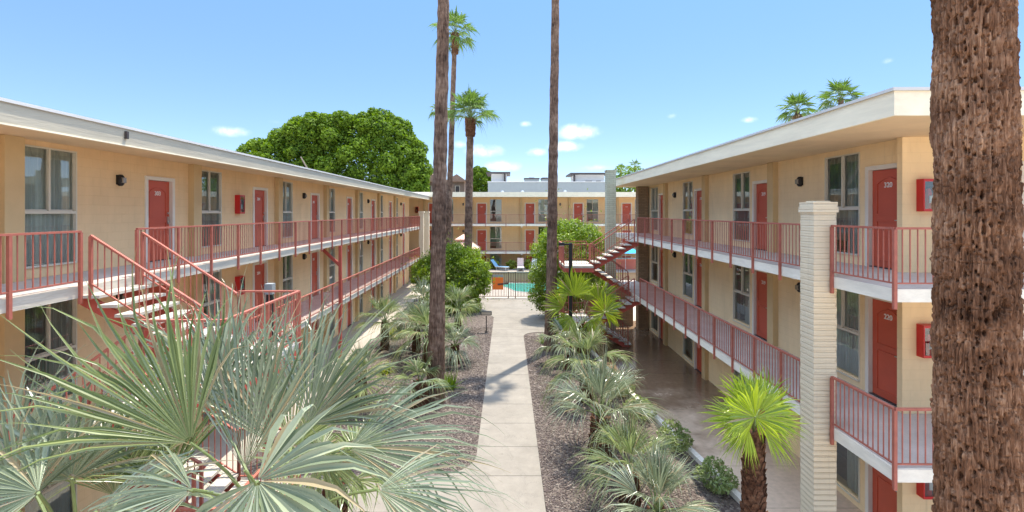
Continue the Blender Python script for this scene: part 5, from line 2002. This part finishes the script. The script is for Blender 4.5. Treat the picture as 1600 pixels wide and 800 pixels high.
aimed_palm('upright green fan palm with yellow green fronds before the right stairs', 3.3, 21.4, 1.75, .25, .18, [
    (897, 462, 21.3, -.05, 1, 0, 1.35, 36, 3.0, (-.1, -.9, .35), .05, .6),
    (945, 488, 20.9, .1, 1, -.1, 1.0, 44, 5.6, (.1, -.9, .4), .06, .62),
    (935, 470, 21.7, .55, .8, .1, 1.15, 36, 3.0, (.1, -.9, .35), .06, .6),
    (880, 480, 21.5, -.8, .6, 0, 1.15, 34, 2.6, (-.2, -.85, .4), .10, .55),
    (893, 495, 21.0, -.4, -.5, -.1, 1.1, 34, 2.8, (-.1, -.85, .4), .15, .55),
    (918, 470, 22.0, .1, 1, .2, 1.25, 34, 2.6, (0, -.9, .35), .05, .6),
    (925, 498, 20.9, .2, -.8, -.1, .9, 32, 2.6, (0, -.85, .4), .15, .55)], M['leaf_bright'], 12)
fan_palm('smaller grey green fan palm at the foot of the right tall trunk', 2.55, 20.6, 0.03, 0.9, .2, .16, 11, 1.0, .7, M['leaf_blue'], el=(70, -5), nseg=30, spread=3.0, droop=.4, seed=13, group=SG, curl=.3)
# left bed
fan_palm('silvery fan palm in the left bed just right of the tall trunk', -2.3, 21.3, 0.03, 0.75, .2, .15, 11, 1.0, .45, M['leaf_blue'], el=(75, -5), nseg=28, spread=2.4, droop=.4, seed=14, group=SG, curl=.3)
fan_palm('grey green fan palm in the left bed before the shrub', -2.7, 26.5, 0.03, 1.3, .2, .15, 13, 1.15, .6, M['leaf_mix'], el=(80, -5), nseg=28, spread=2.4, droop=.4, seed=15, group=SG, curl=.3)
fan_palm('silvery fan palm in the left bed, left of the tall trunk', -3.45, 21.0, 0.03, 1.3, .2, .15, 13, 1.2, .65, M['leaf_mix'], el=(80, -5), nseg=28, spread=2.3, droop=.35, seed=16, group=SG, curl=.3)
fan_palm('short shaggy fan palm whose brown stump leans against the tall trunk base', -2.95, 16.4, 0.03, 0.85, .26, .2, 9, .8, .5, M['leaf_mix'], el=(70, 0), nseg=26, spread=3.0, droop=.4, seed=18, group=SG, curl=.3)
fan_palm('green fan palm behind the biggest one, before the path branch', -2.55, 7.2, 0.03, 2.6, .2, .15, 11, .85, .55, M['leaf_mix'], el=(70, -20), nseg=30, spread=3.4, droop=.25, seed=19)


fan_palm('full silvery fan palm in the left bed between the walkway and the shrub', -4.3, 23.0, 0.03, 1.1, .2, .15, 15, 1.25, .6, M['leaf_blue'], el=(82, -5), nseg=28, spread=2.2, droop=.35, seed=51, group=SG, curl=.5, split=.38)
fan_palm('silvery fan palm in the left bed closest to the stairs', -5.0, 16.6, 0.03, .9, .2, .15, 13, 1.15, .55, M['leaf_mix'], el=(82, 0), nseg=28, spread=2.2, droop=.3, seed=52, group=SG, curl=.5, split=.38)
fan_palm('feathery fan palm in the left bed hiding part of the pale walkway', -5.9, 23.4, 0.03, 1.3, .2, .15, 15, 1.25, .6, M['leaf_mix'], el=(84, -5), nseg=28, spread=2.2, droop=.35, seed=53, group=SG, curl=.5, split=.38)
fan_palm('silvery fan palm in the left bed next to the far cycad', -4.9, 28.2, 0.03, 1.4, .2, .15, 14, 1.2, .6, M['leaf_blue'], el=(84, -5), nseg=26, spread=2.2, droop=.35, seed=54, group=SG, curl=.5, split=.38)
fan_palm('grey green fan palm in the right bed between the two nearest silvery ones', 2.75, 10.9, 0.03, 0.8, .22, .16, 13, 1.15, .5, M['leaf_mix'], el=(84, 15), nseg=28, spread=2.0, droop=.25, seed=55, group=SG, curl=.5, split=.36)
# low plants
def tuft(name, label, x, y, n, hgt, spread_, mat, seed, group, width=0.02):
    rg = random.Random(seed)
    T = Thing(name, label, 'plant', (x, y, 0.03), 0, group)
    mb = MB()
    for i in range(n):
        az = rg.uniform(0, 6.28)
        e = rg.uniform(.35, 1.45)
        L = hgt * rg.uniform(.6, 1.1)
        d = Vector((math.cos(az), math.sin(az), 0))
        lt = Vector((-d.y, d.x, 0))
        st = Vector((x + rg.uniform(-.5, .5) * spread_, y + rg.uniform(-.5, .5) * spread_, 0.03))
        b_ = len(mb.v)
        for k in range(4):
            q = k / 3
            p = st + d * (math.cos(e) * L * q) + Vector((0, 0, math.sin(e) * L * q - .35 * L * q * q * math.cos(e)))
            w = width * (1 - q * .95)
            mb.v += [tuple(p - lt * w), tuple(p + lt * w)]
        for k in range(3):
            c = b_ + 2 * k
            mb.f.append((c, c + 1, c + 3, c + 2))
    T.part('foliage', mb, mat)
    T.part('stem', MB().tube([(x, y, 0), (x, y, hgt * .3)], .02, 6), M['twig'])


PG = 'low plants in the beds'
tuft('cycad', 'yellow green spiky cycad in the left bed near the pale walkway', -5.9, 25.6, 150, .9, .4, M['leaf_yellow'], 1, PG, .025)
tuft('cycad', 'yellow green spiky cycad farther along the left bed before the shrub', -5.6, 30.0, 150, 1.0, .5, M['leaf_yellow'], 2, PG, .025)
tuft('agave', 'small yellow tipped agave half hidden behind the near fronds', -5.0, 20.0, 90, .6, .3, M['leaf_yellow'], 3, PG, .03)
tuft('grass_plant', 'pale striped grass plant at the foot of the right tall trunk', 1.9, 24.6, 120, .75, .4, M['leaf_low'], 4, PG, .018)
tuft('grass_plant', 'dark green grass plant beside the short shaggy left palm', -2.2, 18.3, 150, .8, .4, M['leaf_bush'], 5, PG, .022)
for i, (x, y, s_, lab) in enumerate(((4.95, 11.6, .36, 'low leafy plant against the kerb, nearest the block pier'), (4.7, 13.6, .34, 'low leafy plant against the kerb, second from the block pier'),
                                    (4.25, 15.6, .38, 'low leafy plant against the kerb beside the second silvery palm'), (4.05, 17.6, .42, 'low leafy plant against the kerb near its far end'),
                                    (5.0, 8.9, .36, 'low leafy plant left of the block pier below the lime palm'))):
    bl = blobs_on(x, y, .3, s_, s_ * 1.3, .35, 7, .2, 80 + i, -.2)
    shrub('ground_plant', lab, 'plant', (x, y, .03), bl, 1500, .11, M['leaf_low'], [([(x, y, 0), (x, y, .3)], .015, .008)], seed=90 + i, group='low leafy plants along the kerb', aspect=.35, jitter=1.0)
# ------------------------------------------------------------------ lamps in the beds
x, y = -1.17, 26.8
T = Thing('flood_light', 'short black flood light on a stake beside the path', 'flood light', (x, y, 0.03), 0)
T.part('pole', MB().tube([(x, y, 0), (x, y, .95)], .028, 8), M['black'])
T.part('base', MB().tube([(x, y, .03), (x, y, .10)], [.10, .06], 10), M['black'])
hd = T.part('lamp_head', MB().bar((x - .30, y - .02, 1.1), (x + .30, y - .02, 1.1), .16, .20), M['black'])
T.part('lens', MB().box(x - .26, y - .115, 1.03, x + .26, y - .102, 1.17), M['metal'], hd)
x, y = 2.80, 21.6
T = Thing('pole_light', 'tall black pole light with side arm before the right stair landing', 'pole light', (x, y, 0.03), 0, 'black pole lights')
T.part('pole', MB().box(x - .075, y - .075, .03, x + .075, y + .075, 5.28), M['black'])
T.part('arm', MB().bar((x - .075, y, 5.22), (x - .50, y, 5.22), .07, .07), M['black'])
hd = T.part('lamp_head', MB().box(x - .52, y - .11, 5.17, x - .28, y + .11, 5.30), M['black'])
T.part('lens', MB().box(x - .50, y - .09, 5.155, x - .30, y + .09, 5.168), M['metal'], hd)
x, y = -5.42, 11.1
T = Thing('pole_light', 'black pole light with pale cap behind the left stair landing', 'pole light', (x, y, 0.03), 0, 'black pole lights')
T.part('pole', MB().box(x - .06, y - .06, .03, x + .06, y + .06, 4.78), M['black'])
T.part('cap', MB().box(x - .085, y - .085, 4.782, x + .085, y + .085, 5.02), M['grey_paint'])
